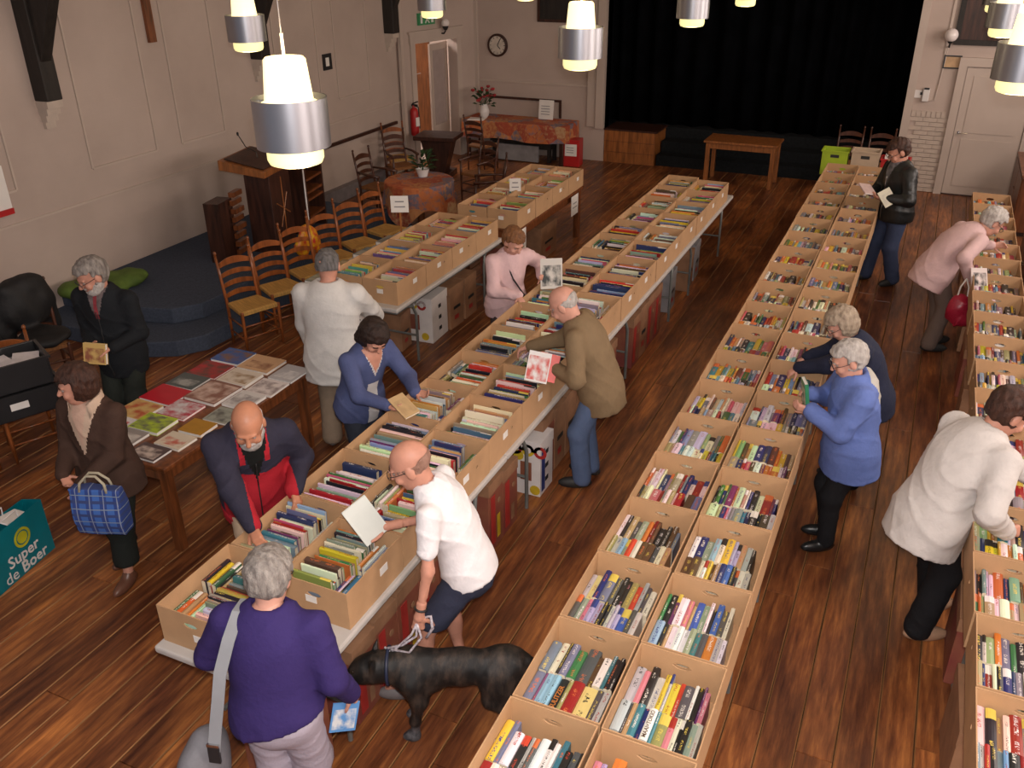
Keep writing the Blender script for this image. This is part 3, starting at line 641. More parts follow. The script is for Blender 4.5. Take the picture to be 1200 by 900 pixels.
t = thing('small_dark_table', 'small dark wooden pedestal table beside the left doorway', 'table', (-8.05, 14.3, 0), math.radians(10))
MB().b2((-.38, -.30, .68), (.38, .30, .75)).obj('table_top', 'dark_wood', t, bevel=.008); MB().prism([(-.30, .68), (.30, .68), (.14, .1), (-.14, .1)], 1, -.15, .15).obj('pedestal', 'dark_wood', t); MB().b2((-.25, -.25, 0), (.25, .25, .1)).obj('foot', 'dark_wood', t)
# patterned cloth
def pattern_mat():
    m, t, b = nt('patterned_cloth'); N = t.nodes; L = t.links
    geo = N.new('ShaderNodeNewGeometry'); v = N.new('ShaderNodeTexVoronoi'); v.inputs['Scale'].default_value = 4.2; L.new(geo.outputs['Position'], v.inputs['Vector'])
    sp = N.new('ShaderNodeSeparateXYZ'); L.new(v.outputs['Color'], sp.inputs[0])
    r = N.new('ShaderNodeValToRGB'); r.color_ramp.interpolation = 'EASE'; e = r.color_ramp.elements
    e[0].color = (.36, .065, .028, 1); e[1].color = (.50, .30, .15, 1); e[1].position = 1
    for p, c in ((.25, (.52, .16, .05)), (.45, (.16, .14, .19)), (.6, (.50, .22, .08)), (.8, (.34, .06, .03))):
        x = e.new(p); x.color = (*c, 1)
    n = N.new('ShaderNodeTexNoise'); n.inputs['Scale'].default_value = 16; L.new(geo.outputs['Position'], n.inputs['Vector'])
    mt = N.new('ShaderNodeMath'); mt.operation = 'MULTIPLY_ADD'; mt.inputs[1].default_value = .5; L.new(n.outputs['Fac'], mt.inputs[0]); L.new(sp.outputs[0], mt.inputs[2])
    sb2 = N.new('ShaderNodeMath'); sb2.operation = 'SUBTRACT'; sb2.inputs[1].default_value = .25; L.new(mt.outputs[0], sb2.inputs[0])
    L.new(sb2.outputs[0], r.inputs[0]); L.new(r.outputs[0], b.inputs['Base Color']); b.inputs['Roughness'].default_value = .8
    return m
MATS['pattern'] = pattern_mat()
def cloth_rect(x0, x1, y0, y1, z, drop, seed=0):
    """cloth over a rectangular table with hanging, gently folded sides"""
    q = MB(); rn = random.Random(seed); n = 26; ring = []
    per = []
    for i in range(n): per.append((x0+(x1-x0)*i/n, y0, 0, -1))
    for i in range(n//2): per.append((x1, y0+(y1-y0)*i/(n//2), 1, 0))
    for i in range(n): per.append((x1-(x1-x0)*i/n, y1, 0, 1))
    for i in range(n//2): per.append((x0, y1-(y1-y0)*i/(n//2), -1, 0))
    m = len(per)
    for lev, (dz, out) in enumerate(((0, 0), (.015, .008), (drop*.5, .02), (drop, .03))):
        for i, (x, y, ax, ay) in enumerate(per):
            wv = .018*math.sin(i*1.1+seed)*(dz/drop); q.v.append((x+ax*(out+wv), y+ay*(out+wv), z-dz-(.02*math.sin(i*.37+1) if lev == 3 else 0)))
    q.f.append(tuple(range(m))); q.m.append(0)
    for lev in range(3):
        for i in range(m): q.f.append((lev*m+i, lev*m+(i+1) % m, (lev+1)*m+(i+1) % m, (lev+1)*m+i)); q.m.append(0)
    return q
wood_table('table hidden under the patterned cloth below the clock', (-7.23, 16.05), 2.1, .66, .74, 0, 'dark_wood')
o = cloth_rect(-8.30, -6.15, 15.70, 16.41, .752, .32, 2).obj('tablecloth', 'pattern', smooth=False); tag(o, 'orange and rust patterned cloth hanging over the flower table', 'tablecloth')
o = wood_table('dark trestle bench standing under the flower table', (-7.15, 16.1), 1.3, .4, .38, 0, 'black_beam', name='low_bench'); 
o = MB().b2((-7.6, 15.83, .02), (-6.75, 15.88, .32)).obj('grey_panel', 'print_grey', rot=(math.radians(0), 0, 0)); tag(o, 'blue-grey panel leaning under the flower table', 'panel')
rt = thing('round_table', 'round table beneath a patterned orange cloth beside the chairs', 'table', (-6.75, 11.35, 0))
MB().lathe([(.49, .70), (.49, .74)], n=32).obj('table_top', 'red_wood', rt); MB().lathe([(.06, 0), (.05, .70)], n=14).obj('column', 'red_wood', rt); MB().lathe([(.30, 0), (.28, .04), (.08, .08)], n=20).obj('base', 'red_wood', rt)
q = MB(); m = 64
for lev, (rr, zz) in enumerate(((.50, .752), (.515, .74), (.53, .58), (.56, .42))):
    for j in range(m):
        a = 2*PI*j/m; wv = 1+(.06*math.sin(a*9) if lev > 1 else 0)*(lev-1)/2; c4 = abs(math.cos(2*a)); dz = -.26*c4**3 if lev == 3 else (-.08*c4 if lev == 2 else 0)
        q.v.append((rr*wv*math.cos(a), rr*wv*math.sin(a), zz+dz))
q.f.append(tuple(range(m))); q.m.append(0)
for lev in range(3):
    for j in range(m): q.f.append((lev*m+j, lev*m+(j+1) % m, (lev+1)*m+(j+1) % m, (lev+1)*m+j)); q.m.append(0)
o = q.obj('round_tablecloth', 'pattern', loc=(-6.75, 11.35, 0)); tag(o, 'patterned orange cloth with hanging corners on the round table', 'tablecloth')
# plant and flowers
def leafy(t, nleaf, r, h, z0, seed, m='leaf', size=.06, name='leaf'):
    rn = random.Random(seed)
    lm = MB(); lm.v = [(0, 0, 0), (.3, .5, .12), (0, 1, 0), (-.3, .5, .12), (0, .5, -.02)]; lm.f = [(0, 1, 4), (1, 2, 4), (2, 3, 4), (3, 0, 4)]; lm.m = [0]*4; me = lm.mesh(name, m)
    for i in range(nleaf):
        a = rn.uniform(0, 2*PI); rr = r*rn.random()**.6
        o = put(name, me, t, loc=(rr*math.cos(a), rr*math.sin(a), z0+h*rn.random()), rot=(rn.uniform(-.2, 1.1), rn.uniform(-.5, .5), a-PI/2)); s = size*rn.uniform(.7, 1.4); o.scale = (s, s, s)
t = thing('potted_plant', 'dark green plant in a white pot on the round table', 'plant', (-6.80, 11.55, .752))
MB().lathe([(.07, 0), (.10, .10), (.105, .11), (.09, .11), (.085, .09)], n=20).obj('pot', 'white_ceramic', t, smooth='auto'); MB().tube([(0, 0, .08), (.01, 0, .25)], .01, 6).obj('stem', 'leaf', t); leafy(t, 46, .13, .22, .10, 1, size=.11)
t = thing('flower_vase', 'white vase of red flowers on the patterned cloth below the clock', 'vase', (-7.93, 15.95, .752))
MB().lathe([(.05, 0), (.085, .06), (.095, .14), (.07, .22), (.055, .25), (.065, .27), (.055, .265), (.045, .24)], n=20).obj('vase', 'white_ceramic', t, smooth=True); leafy(t, 36, .16, .26, .24, 2, size=.11)
rn = random.Random(5)
for i in range(18):
    a = rn.uniform(0, 2*PI); rr = .26*rn.random()**.5; z = .36+.22*rn.random(); q = MB()
    q.tube([(0, 0, .2), (rr*.5*math.cos(a), rr*.5*math.sin(a), z-.06), (rr*math.cos(a), rr*math.sin(a), z)], .004, 5, 0); s = rn.uniform(.028, .045)
    q.lathe([(.005, -s*.7), (s, -.1*s), (s*.8, s*.5), (s*.3, s*.6)], (rr*math.cos(a), rr*math.sin(a), z), 8, 1); q.obj('flower', ['leaf', 'petal'], t)
t = thing('table_notice', 'white notice leaning on the wall at the end of the flower table', 'notice', (-6.78, 16.30, .755)); MB().box((0, 0, .17), (.30, .012, .36), (math.radians(-8), 0, 0)).obj('sheet', 'paper', t)
for k in range(4): MB().box((-.01, -.024+.014*k*.35, .09+.05*k), (.18, .004, .012), (math.radians(-8), 0, 0)).obj('text_line', 'print_grey', t)
t = thing('wall_rail_frame', 'thin dark wooden rail frame on the wall behind the flower table', 'rail', (-7.3, YB, .9)); MB().b2((-.75, -.04, .15), (.76, 0, .19)).b2((.72, -.04, -.15), (.76, 0, .15)).obj('rail_bar', 'dark_wood', t)
o = MB().b2((-.16, -.12, 0), (.16, .12, .008)).b2((-.15, -.11, .008), (.16, .11, .016)).obj('paper_stack', 'paper', loc=(-8.02, 15.78, .752), rot=(0, 0, .2)); tag(o, 'few white papers lying beside the flower vase', 'papers')
t = thing('red_bin', 'red bin with white notice beside the flower table', 'bin', (-6.10, 15.98, 0), .1); MB().b2((-.17, -.14, 0), (.17, .14, .50)).obj('bin_body', 'red_plastic', t, bevel=.01); MB().b2((-.11, -.146, .20), (.12, -.142, .42)).obj('notice', 'paper', t)
for k in range(3): MB().b2((-.08, -.149, .26+.045*k), (.06, -.147, .272+.045*k)).obj('text_line', 'print_grey', t)
# crates at the far end of the box row
def crate(name, label, c, sx, sy, h, m, rz=0, hole=True, taper=.9):
    t = thing(name, label, 'crate', c, rz); q = MB(); th = .012
    for a, b, dx, dy in ((-sx/2, -sy/2, sx, th), (-sx/2, sy/2-th, sx, th), (-sx/2, -sy/2+th, th, sy-2*th), (sx/2-th, -sy/2+th, th, sy-2*th)): q.b2((a, b, 0), (a+dx, b+dy, h))
    q.b2((-sx/2, -sy/2, 0), (sx/2, sy/2, th)); q.obj('crate_body', m, t, bevel=.004)
    q = MB(); r = .014
    q.b2((-sx/2-r, -sy/2-r, h-.02), (sx/2+r, -sy/2, h)).b2((-sx/2-r, sy/2, h-.02), (sx/2+r, sy/2+r, h)).b2((-sx/2-r, -sy/2, h-.02), (-sx/2, sy/2, h)).b2((sx/2, -sy/2, h-.02), (sx/2+r, sy/2, h)); q.obj('rim', m, t)
    if hole: MB().b2((-.06, -sy/2-.003, h*.72), (.06, -sy/2+.001, h*.84)).obj('grip', 'print_black', t)
    return t
crate('plastic_crate', 'lime green plastic crate at the stage end of the box row', (-1.2, 14.02, .76), .36, .28, .36, 'green_plastic')
crate('cardboard_crate', 'pale brown crate with handle slot between green and red crates', (-.78, 14.02, .76), .38, .28, .38, 'beige_plastic')
t = crate('plastic_crate', 'red plastic crate of papers at the stage end of the box row', (-.37, 14.02, .76), .38, .28, .30, 'red_plastic', hole=False); MB().b2((-.15, -.10, .02), (.15, .10, .33)).obj('papers', 'paper', t)
t = crate('storage_crate', 'black storage crate with white label, lower of two stacked on a chair', (-6.58, 4.30, .482), .40, .60, .23, 'black_plastic', math.radians(-25), False); MB().b2((.202, -.12, .09), (.205, .02, .15)).obj('label_card', 'paper', t)
t = crate('storage_crate', 'black storage crate of shiny papers, upper of two stacked on a chair', (-6.60, 4.27, .72), .40, .58, .25, 'black_plastic', math.radians(-25), False)
MB().box((.0, -.05, .19), (.28, .22, .006), (.08, .03, .2)).obj('paper_sheet', mat('gloss_paper', (.75, .72, .74), .15), t); MB().box((.03, .15, .20), (.24, .20, .006), (-.06, .05, -.3)).obj('paper_sheet', 'gloss_paper', t); MB().b2((-.18, -.27, .012), (.18, .27, .16)).obj('contents', 'print_grey', t)
# black coat over a chair, black bag, green cloth
def lump(name, pts, m, amp=.02, seed=1, parent=None, res=.025):
    return sdf_obj(name, lambda P: smin_many([ellip(P, c, r) for c, r in pts], .08)+amp*wob(P, 18, seed), bounds_of(pts, .12), res, m, parent)
# ================================================================ PEOPLE
mat('skin', (0.56, 0.27, 0.19), 0.5, var=0.10, scale=12, spec=.4); mat('skin_pale', (0.62, 0.32, 0.24), 0.5, var=0.08, scale=12, spec=.4); mat('skin_tan', (0.50, 0.22, 0.13), 0.45, var=0.10, scale=12, spec=.4)
mat('eye_white', (.30, .24, .21), .4); mat('lip', (.40, .13, .11), .5)
for nm, c, c2 in (('grey', (.34, .31, .28), (.14, .12, .11)), ('white', (.56, .53, .50), (.32, .29, .27)), ('brown', (.075, .030, .018), (.022, .009, .006)), ('dark', (.030, .014, .009), (.010, .005, .004)), ('blond', (.40, .27, .13), (.22, .13, .06)), ('greydark', (.19, .18, .18), (.07, .065, .06)), ('red', (.26, .11, .04), (.12, .05, .02)), ('shaved', (.36, .21, .16), (.26, .14, .10)), ('greyblond', (.44, .36, .27), (.24, .18, .13))):
    mat('hair_'+nm, c, .55, var=.2, scale=14, stretch=(3, 3, .6), col2=c2, bump=.8, bscale=70, spec=.35, detail=6)
def nrm(v): v = np.asarray(v, float); return v/max(1e-9, np.linalg.norm(v))
def ik(a, b, l1, l2, pole):
    a = np.asarray(a, float); b = np.asarray(b, float); d = b-a; L = np.linalg.norm(d); L2 = min(L, (l1+l2)*.995); u = d/max(L, 1e-6)
    x = (l1*l1-l2*l2+L2*L2)/(2*L2); h = math.sqrt(max(0, l1*l1-x*x)); p = np.asarray(pole, float); p = p-u*(p@u); p = nrm(p)
    return a+u*x+p*h, a+u*L2
def dirv(lean, side):
    a, s = math.radians(lean), math.radians(side); return nrm((math.sin(s), math.sin(a)*math.cos(s), math.cos(a)*math.cos(s)))
STA_M = [(-.17, .140, .112), (-.08, .163, .122), (0, .165, .120), (.12, .155, .112), (.25, .152, .112), (.40, .160, .116), (.55, .170, .120), (.70, .176, .118), (.82, .165, .105), (.92, .115, .085)]
STA_F = [(-.17, .150, .118), (-.08, .172, .128), (0, .168, .122), (.12, .148, .108), (.25, .138, .104), (.40, .145, .112), (.55, .155, .125), (.70, .155, .112), (.82, .140, .095), (.92, .100, .078)]
def hand_parts(wr, fdir, pnorm, side, curl, hs, spread=.0, thumb=.5):
    """palm, four jointed fingers of unequal length and a thumb off the side of the palm"""
    f = nrm(fdir); n = np.asarray(pnorm, float); n = nrm(n-f*(n@f)); s = np.cross(f, n)*side   # s points to the thumb side
    L = []
    base = np.asarray(wr, float)
    for k in (-1.2, -.4, .4, 1.2): L.append(('c', base+f*.015*hs+s*k*.010*hs, base+f*.092*hs+s*k*.0185*hs, .017*hs, .0135*hs))
    for k, (off, ln) in enumerate(((1.3, .072), (.45, .082), (-.42, .076), (-1.25, .060))):
        p = base+f*.090*hs+s*off*.0185*hs; d = f+s*spread*off*.12; c = curl*(1+.12*k)
        for j, (fr, r0, r1) in enumerate(((.46, .0098, .0090), (.30, .0090, .0082), (.24, .0082, .0070))):
            a = c*(.55, .75, .55)[j]; d = nrm(d*math.cos(a)+n*math.sin(a)); e = p+d*ln*fr*hs; L.append(('c', p, e, r0*hs, r1*hs)); p = e
    p = base+f*.030*hs+s*.020*hs; d = nrm(s*.8+f*.55+n*thumb*.5)
    for ln, r0, r1 in ((.042, .0150, .0115), (.034, .0112, .0098), (.027, .0098, .0078)):
        e = p+d*ln*hs; L.append(('c', p, e, r0*hs, r1*hs)); p = e; d = nrm(d+f*.45+n*thumb*.35)
    return L
def person(label, xy, theta, h=1.72, fem=False, g=1.0, belly=0., lean=5, curve=1.15, side=0, twist=0, head=(0, 15), neckf=.02, pel=(0, 0, 0),
           hR=None, hL=None, eR=(.6, -.6, -.6), eL=(-.6, -.6, -.6), footR=None, footL=None, knee=(0, 1, .1),
           top=None, legs=None, shoe=('print_black', .0), hair=('short', 'hair_grey'), skin='skin', glasses=False, beard=None, wr=.0055, seed=1,
           curlR=.8, curlL=.8, pnR=(-1, 0, 0), pnL=(1, 0, 0), fdR=None, fdL=None, regions=None, topmats=None, collar=None, group=None):
    T = thing('person', label, 'person', (xy[0], xy[1], 0), theta-PI/2, group)
    k = h/1.73
    P0 = np.array((pel[0], pel[1], .535*h+pel[2]))
    u1 = dirv(lean*.6, side*.7); u2 = dirv(lean*curve, side)
    M1 = P0+u1*.13*h; C7 = M1+u2*.165*h
    tw = math.radians(twist)
    def fr(u, t):
        r = np.array((math.cos(t), math.sin(t), 0)); r = nrm(r-u*(r@u)); f = np.cross(u, r); return np.stack([r, f, u], 1)
    F1, F2 = fr(u1, 0), fr(u2, tw); r2, f2 = F2[:, 0], F2[:, 1]
    sw = (.107 if fem else .116)*h*(1+.25*(g-1))
    SR, SL = C7-u2*.030*h+r2*sw, C7-u2*.030*h-r2*sw
    hipR, hipL = P0+np.array((.055*h, 0, -.02*h)), P0+np.array((-.055*h, 0, -.02*h))
    footR = footR or (.09, .02, -8); footL = footL or (-.09, -.02, 8)
    def foot(ft): a = math.radians(ft[2]); return np.array((ft[0], ft[1], .05*h)), np.array((-math.sin(a), math.cos(a), 0.))
    aR, dR = foot(footR); aL, dL = foot(footL)
    kR, aR = ik(hipR, aR, .237*h, .237*h, knee); kL, aL = ik(hipL, aL, .237*h, .237*h, knee)
    la, lf = .172*h, .150*h
    hR = np.asarray(hR if hR is not None else SR+np.array((.06, .05, -.30*h)), float); hL = np.asarray(hL if hL is not None else SL+np.array((-.06, .05, -.30*h)), float)
    ER, WR = ik(SR, hR, la, lf, eR); EL, WL = ik(SL, hL, la, lf, eL)
    # head frame
    yw, pt = math.radians(head[0]), math.radians(head[1])
    hf = np.array((-math.sin(yw)*math.cos(pt), math.cos(yw)*math.cos(pt), -math.sin(pt))); hr = np.array((math.cos(yw), math.sin(yw), 0)); hu = np.cross(hr, hf)
    HF = np.stack([hr, hf, hu], 1).astype(np.float32)
    hk = k*(1.12 if fem else 1.15)
    HC = C7+u2*.040*h+nrm(u2+np.array((0, .35, .5)))*.062*h+hf*neckf
    Hp = lambda x, y, z: HC+hk*(hr*x+hf*y+hu*z)
    F1f, F2f = F1.astype(np.float32), F2.astype(np.float32)
    STA = STA_F if fem else STA_M
    def torso(P, off0, tlo=-.2, thi=.95, kk=.06, hip=0.):
        L = []
        for t, a, b in STA:
            if t < tlo or t > thi: continue
            z = t*.30*h; off = off0+(hip if t < .15 else 0)
            c = P0+u1*z if t < .42 else M1+u2*(z-.13*h)
            Fm = F1f if t < .42 else F2f
            fw = Fm[:, 1]*(belly*max(0, 1-abs(t-.2)/.35)*.5)
            L.append(ellip(P, c+fw, (a*k*g+off, b*k*g+off+belly*max(0, 1-abs(t-.2)/.35)*.5, .066*h+off*.5), Fm))
        return smin_many(L, kk)
    def arm(P, S, E, W, r0, r1, r2_, cut=1.0):
        if cut < .52: E2 = S+(E-S)*(cut*2); return cone(P, S, E2, r0, r1)
        W2 = E+(W-E)*((cut-.5)*2); return smin(cone(P, S, E, r0, r1), cone(P, E, W2, r1, r2_), .03)
    def leg(P, H_, K, A_, r0, r1, r2_, cut=1.0):
        if cut < .52: return cone(P, H_, H_+(K-H_)*cut*2, r0, r0+(r1-r0)*cut*2)
        A2 = K+(A_-K)*((cut-.5)*2); return smin(cone(P, H_, K, r0, r1), cone(P, K, A2, r1, r2_), .04)
    gg = g*k
    # ---- body: the whole figure as one surface, with the head and hands at finer resolution
    def fbody(P):
        L = [torso(P, -.022), arm(P, SR, ER, WR, .046*gg, .038*gg, .026*gg), arm(P, SL, EL, WL, .046*gg, .038*gg, .026*gg),
             leg(P, hipR, kR, aR, .076*gg, .052*gg, .034*gg), leg(P, hipL, kL, aL, .076*gg, .052*gg, .034*gg),
             cone(P, C7-u2*.03*h, Hp(0, -.015, -.05), .055*gg, .05*k)]
        for A_, K_, d_ in ((aR, kR, dR), (aL, kL, dL)):
            cal = K_+(A_-K_)*.3-d_*.022; L.append(ellip(P, cal, (.046*gg, .05*gg, .11*k)))
            L.append(cone(P, A_+np.array((0, 0, -.02)), A_+d_*.13*k+np.array((0, 0, -.052*k)), .032*k, .024*k))
        return smin_many(L, .035)
    def fhead(P):
        e = lambda c, r: ellip(P, Hp(*c), [x*hk for x in r], HF)
        d = smin_many([e((0, -.012, .032), (.076, .096, .088)), e((0, .020, -.028), (.063, .072, .085)), e((0, .036, -.083), (.044, .046, .034))], .03*hk)
        d = smin(d, cone(P, C7-u2*.02*h, Hp(0, -.018, -.06), .058*gg, .052*k), .035)
        for sx in (-1, 1): d = np.maximum(d, -e((sx*.031, .100, .008), (.017, .016, .011))+.0) if False else d+.006*np.exp(-((P-Hp(sx*.031, .088, .008))**2).sum(1)/(2*.011**2))
        d = smin(d, cone(P, Hp(0, .090, .012), Hp(0, .110, -.024), .009*hk, .0145*hk), .014)
        d = smin(d, e((0, .080, .024), (.050, .016, .010)), .012)
        d = smin(d, e((0, .086, -.058), (.025, .012, .011)), .010)
        for sx in (-1, 1):
            d = smin(d, e((sx*.078, -.006, -.006), (.010, .022, .034)), .006); d = smin(d, e((sx*.04, .072, -.03), (.022, .02, .022)), .02)
        return d
    parts = []
    allp = np.array([P0, C7, ER, EL, WR, WL, kR, kL, aR, aL, SR, SL, Hp(0, 0, .1)])
    parts.append(surf(fbody, (allp.min(0)-.2, np.maximum(allp.max(0)+.2, 0)), .02))
    hc = np.array([Hp(0, 0, .04), C7]); parts.append(surf(fhead, (np.minimum(HC, C7)-.15, np.maximum(HC, C7)+.17), .0072))
    for W_, E_, s_, cu, pn, fd in ((WR, ER, 1, curlR, pnR, fdR), (WL, EL, -1, curlL, pnL, fdL)):
        hp = hand_parts(W_, fd if fd is not None else W_-E_, pn, -s_, cu, k*(.92 if fem else 1.0))
        fh = lambda P, hp=hp, W_=W_, E_=E_: smin(smin_many([cone(P, a, b, ra, rb) for _, a, b, ra, rb in hp[:4]], .012), np.minimum(smin_many([cone(P, a, b, ra, rb) for _, a, b, ra, rb in hp[4:]], .0045), cone(P, W_-(W_-E_)*.25, W_+nrm(W_-E_)*.02, .028*k, .025*k)), .010)
        ps = np.array([x[1] for x in hp]+[x[2] for x in hp]+[W_-(W_-E_)*.25]); parts.append(surf(fh, (ps.min(0)-.035, ps.max(0)+.035), .0058))
    mouth = Hp(0, .097, -.062)
    def rb(c):
        ri = np.zeros(len(c), int); q = (c-mouth)@HF; ri[(np.abs(q[:, 0]) < .022*hk) & (np.abs(q[:, 2]) < .0058) & (q[:, 1] > -.02)] = 1; return ri
    put('body', np_mesh('body', parts, [skin, 'lip'], rb), T)
    # eyes and brows
    for sx in (-1, 1):
        e = MB(); e.lathe([(.0005, -.0115), (.0081, -.0081), (.0115, 0), (.0081, .0081), (.0005, .0115)], (0, 0, 0), 10); e.lathe([(.0058, .0095), (.004, .0122), (.0005, .0126)], (0, 0, 0), 8, 1)
        o = e.obj('eye', ['eye_white', 'print_black'], T, smooth=True)
        o.matrix_local = Matrix(((hr[0], hu[0], hf[0], 0), (hr[1], hu[1], hf[1], 0), (hr[2], hu[2], hf[2], 0), (0, 0, 0, 1))); o.location = Hp(sx*.031, .0775, .005); o.scale = (hk*.95,)*3
    # ---- hair
    sty, hm = hair
    def fhair(P):
        q = (P-HC.astype(np.float32))@HF/hk; x, y, z = q[:, 0], q[:, 1], q[:, 2]
        infl = {'short': .006, 'bald': .003, 'full': .022, 'bob': .026, 'long': .026, 'bun': .024, 'crop': .006}[sty]
        d = ellip(q, (0, -.012, .032), (.077+infl, .097+infl, .088+infl))
        if sty in ('bob', 'long', 'bun'):
            d = smin(d, ellip(q, (0, -.030, -.03), (.092, .085, .085 if sty != 'long' else .12)), .03)
            if sty == 'long': d = smin(d, ellip(q, (.03, -.06, -.10), (.06, .05, .09)), .04); d = smin(d, ellip(q, (-.07, .02, -.06), (.025, .04, .09)), .03)
        if sty in ('short', 'full'): d = smin(d, ellip(q, (0, -.045, -.02), (.072, .056, .050)), .03)
        zh = {'short': .072, 'bald': .0, 'full': .066, 'bob': .058, 'long': .060, 'bun': .066, 'crop': .075}[sty]
        yb = {'short': .018, 'bald': -.022, 'full': .020, 'bob': .026, 'long': .040, 'bun': .03, 'crop': .015}[sty]
        cut = np.maximum(yb-.25*np.minimum(z, 0)-y, z-zh-.25*np.maximum(y-.05, 0))
        d = np.maximum(d, -cut)
        if sty in ('bald', 'crop'): d = np.maximum(d, (z-.022-.25*np.maximum(-y-.03, 0)) if sty == 'bald' else z-.5); d = np.maximum(d, -.055-z)
        if sty in ('short', 'full'):
            d = np.maximum(d, (-.026 if sty == 'short' else -.068)-z)
            ear = np.sqrt((np.abs(x)-.085)**2+(y+.002)**2*1.2+(z+.008)**2)-.036; d = np.maximum(d, -ear)
        return (d+.006*wob(q, 95, seed)+.004*wob(q, 45, seed+3))*hk
    put('hair', np_mesh('hair', [surf(fhair, (HC-.20*hk, HC+.19*hk), .0075)], [hm]), T)
    if beard:
        def fb(P):
            q = (P-HC.astype(np.float32))@HF/hk; x, y, z = q[:, 0], q[:, 1], q[:, 2]
            d = smin(ellip(q, (0, .040, -.085), (.060, .062, .048)), ellip(q, (0, .014, -.05), (.074, .066, .054)), .02)
            d = np.maximum(d, z+.060-.62*np.abs(x)); m_ = ellip(q, (0, .090, -.043), (.034, .016, .009)); d = np.minimum(d, m_)
            return (d+.003*wob(q, 120, seed))*hk
        put('beard', np_mesh('beard', [surf(fb, (Hp(0, .03, -.06)-.13, Hp(0, .03, -.06)+.13), .0072)], [beard]), T)
    else:
        q = MB()
        for sx in (-1, 1): q.tube([Hp(sx*.014, .098, .026), Hp(sx*.031, .098, .031), Hp(sx*.048, .088, .027)], .0042*hk, 6)
        q.obj('eyebrows', hm, T, smooth=True)
    if glasses:
        q = MB()
        for sx in (-1, 1):
            ring = [Hp(sx*.032+.023*math.cos(a), .108, .006+.017*math.sin(a)) for a in np.linspace(0, 2*PI, 15)]; q.tube(ring, .0020*hk, 5, cap=False)
            q.tube([Hp(sx*.055, .106, .010), Hp(sx*.078, .06, .012), Hp(sx*.080, -.01, .008)], .0019*hk, 5)
        q.tube([Hp(-.010, .110, .009), Hp(.010, .110, .009)], .0019*hk, 5); q.obj('glasses', 'black_plastic', T)
    # ---- top garment: dict(mat, off, hem(t), sleeve, loose)
    if top:
        off, hem, slv = top.get('off', .02), top.get('hem', -.25), top.get('sleeve', 1.0)
        name = top.get('name', 'jacket'); flare = top.get('flare', 0)
        hc_ = P0+u1*(hem*.30*h)
        def ftop(P):
            L = [torso(P, off, -.3, .95, hip=.016)]
            if hem < -.05:
                t = -.17
                while t > hem-.18:
                    a, b = STA[1][1]*k*g+off+.016+flare*(-t), STA[1][2]*k*g+off+.016+flare*(-t); L.append(ellip(P, P0+u1*(t*.30*h)-np.array((0, .0, 0)), (a, b+belly*.2, .06*h), F1f)); t -= .16
            d = smin_many(L, .05)
            for S, E, W in ((SR, ER, WR), (SL, EL, WL)):
                d = smin(d, arm(P, S, E, W, .062*gg+off*.7, .050*gg+off*.6, .036*gg+off*.55, slv), .045)
            hs_ = top.get('hood')
            if hs_: d = smin(d, ellip(P, C7-f2*.085-u2*.05, (.125, .065, .115), F2f), .03)
            ww = wr*.7*wob(P, 11, seed)-wr*1.5*folds(P, seed)
            d = d+ww
            cutn = np.array(top.get('cutn', (0, 0, 0)), float); nn = nrm(u1+cutn)
            cut = (hc_.astype(np.float32)-P)@nn.astype(np.float32)
            # arms hanging below the hem are not cut
            am = np.minimum(arm(P, SR, ER, WR, .075*gg+off*.8, .065*gg+off*.8, .055*gg+off*.8, slv), arm(P, SL, EL, WL, .075*gg+off*.8, .065*gg+off*.8, .055*gg+off*.8, slv))
            d = np.maximum(d, np.minimum(cut, am))
            nk = cone(P, C7+f2*.012-u2*.01*h, C7+u2*.12, .060*gg, .075*gg); d = np.maximum(d, -nk)
            return d
        bb = np.array([P0-.30, P0+.30, hc_-.24, hc_+.24, C7-.26, C7+.16, SR-.12, SR+.12, SL-.12, SL+.12]+[x+s for x in ((ER, EL, WR, WL) if slv > .5 else (ER, EL)) for s in (-.11, .11)])
        tm = topmats or [top['mat']]
        def rg(c):
            if regions is None: return np.zeros(len(c), int)
            q1 = (c-C7)@F2; q0 = (c-P0)@F1
            dr = np.linalg.norm(c-SR, axis=1) if True else 0
            armd = np.minimum(np.minimum(cone(c, SR+(ER-SR)*.25, ER, 0, 0), cone(c, ER, WR, 0, 0)), np.minimum(cone(c, SL+(EL-SL)*.25, EL, 0, 0), cone(c, EL, WL, 0, 0)))
            wrd = np.minimum(np.linalg.norm(c-WR, axis=1), np.linalg.norm(c-WL, axis=1))
            return regions(q1/k, q0/k, armd, wrd)
        put(name, np_mesh(name, [surf(ftop, (bb.min(0), bb.max(0)), top.get('res', .0135))], tm, rg), T)
        zp = top.get('zip')
        if zp:
            pts = []
            for t in np.linspace(hem+.05, .80, 22):
                z = t*.30*h; c = P0+u1*z if t < .42 else M1+u2*(z-.13*h); f_ = (F1 if t < .42 else F2)[:, 1]
                st = np.arange(.02, .42, .004); v = ftop((c+st[:, None]*f_).astype(np.float32)); i_ = np.argmax(v > 0); pts.append(c+f_*(st[i_]+.001))
            MB().tube(pts, .004*k, 6).obj('zipper', zp, T, smooth=True)
    if collar:   # (material, height, radius)
        cm, chh, cr = collar[:3]; q = MB(); nn_ = 22; gap = collar[3] if len(collar) > 3 else .5
        for j in range(nn_+1):
            a = PI/2+gap/2+(2*PI-gap)*j/nn_; ca, sa = math.cos(a), math.sin(a)
            drop = .05*max(0, math.sin(a))**2
            for rr, zz in ((cr, -.015-drop*1.0), (cr*.97, chh-drop), (cr*1.10, chh-.006-drop), (cr*1.25, -.03-drop*1.2)):
                p = C7+f2*.018+r2*rr*ca*gg+f2*rr*sa*1.05*gg+u2*zz; q.v.append(tuple(p))
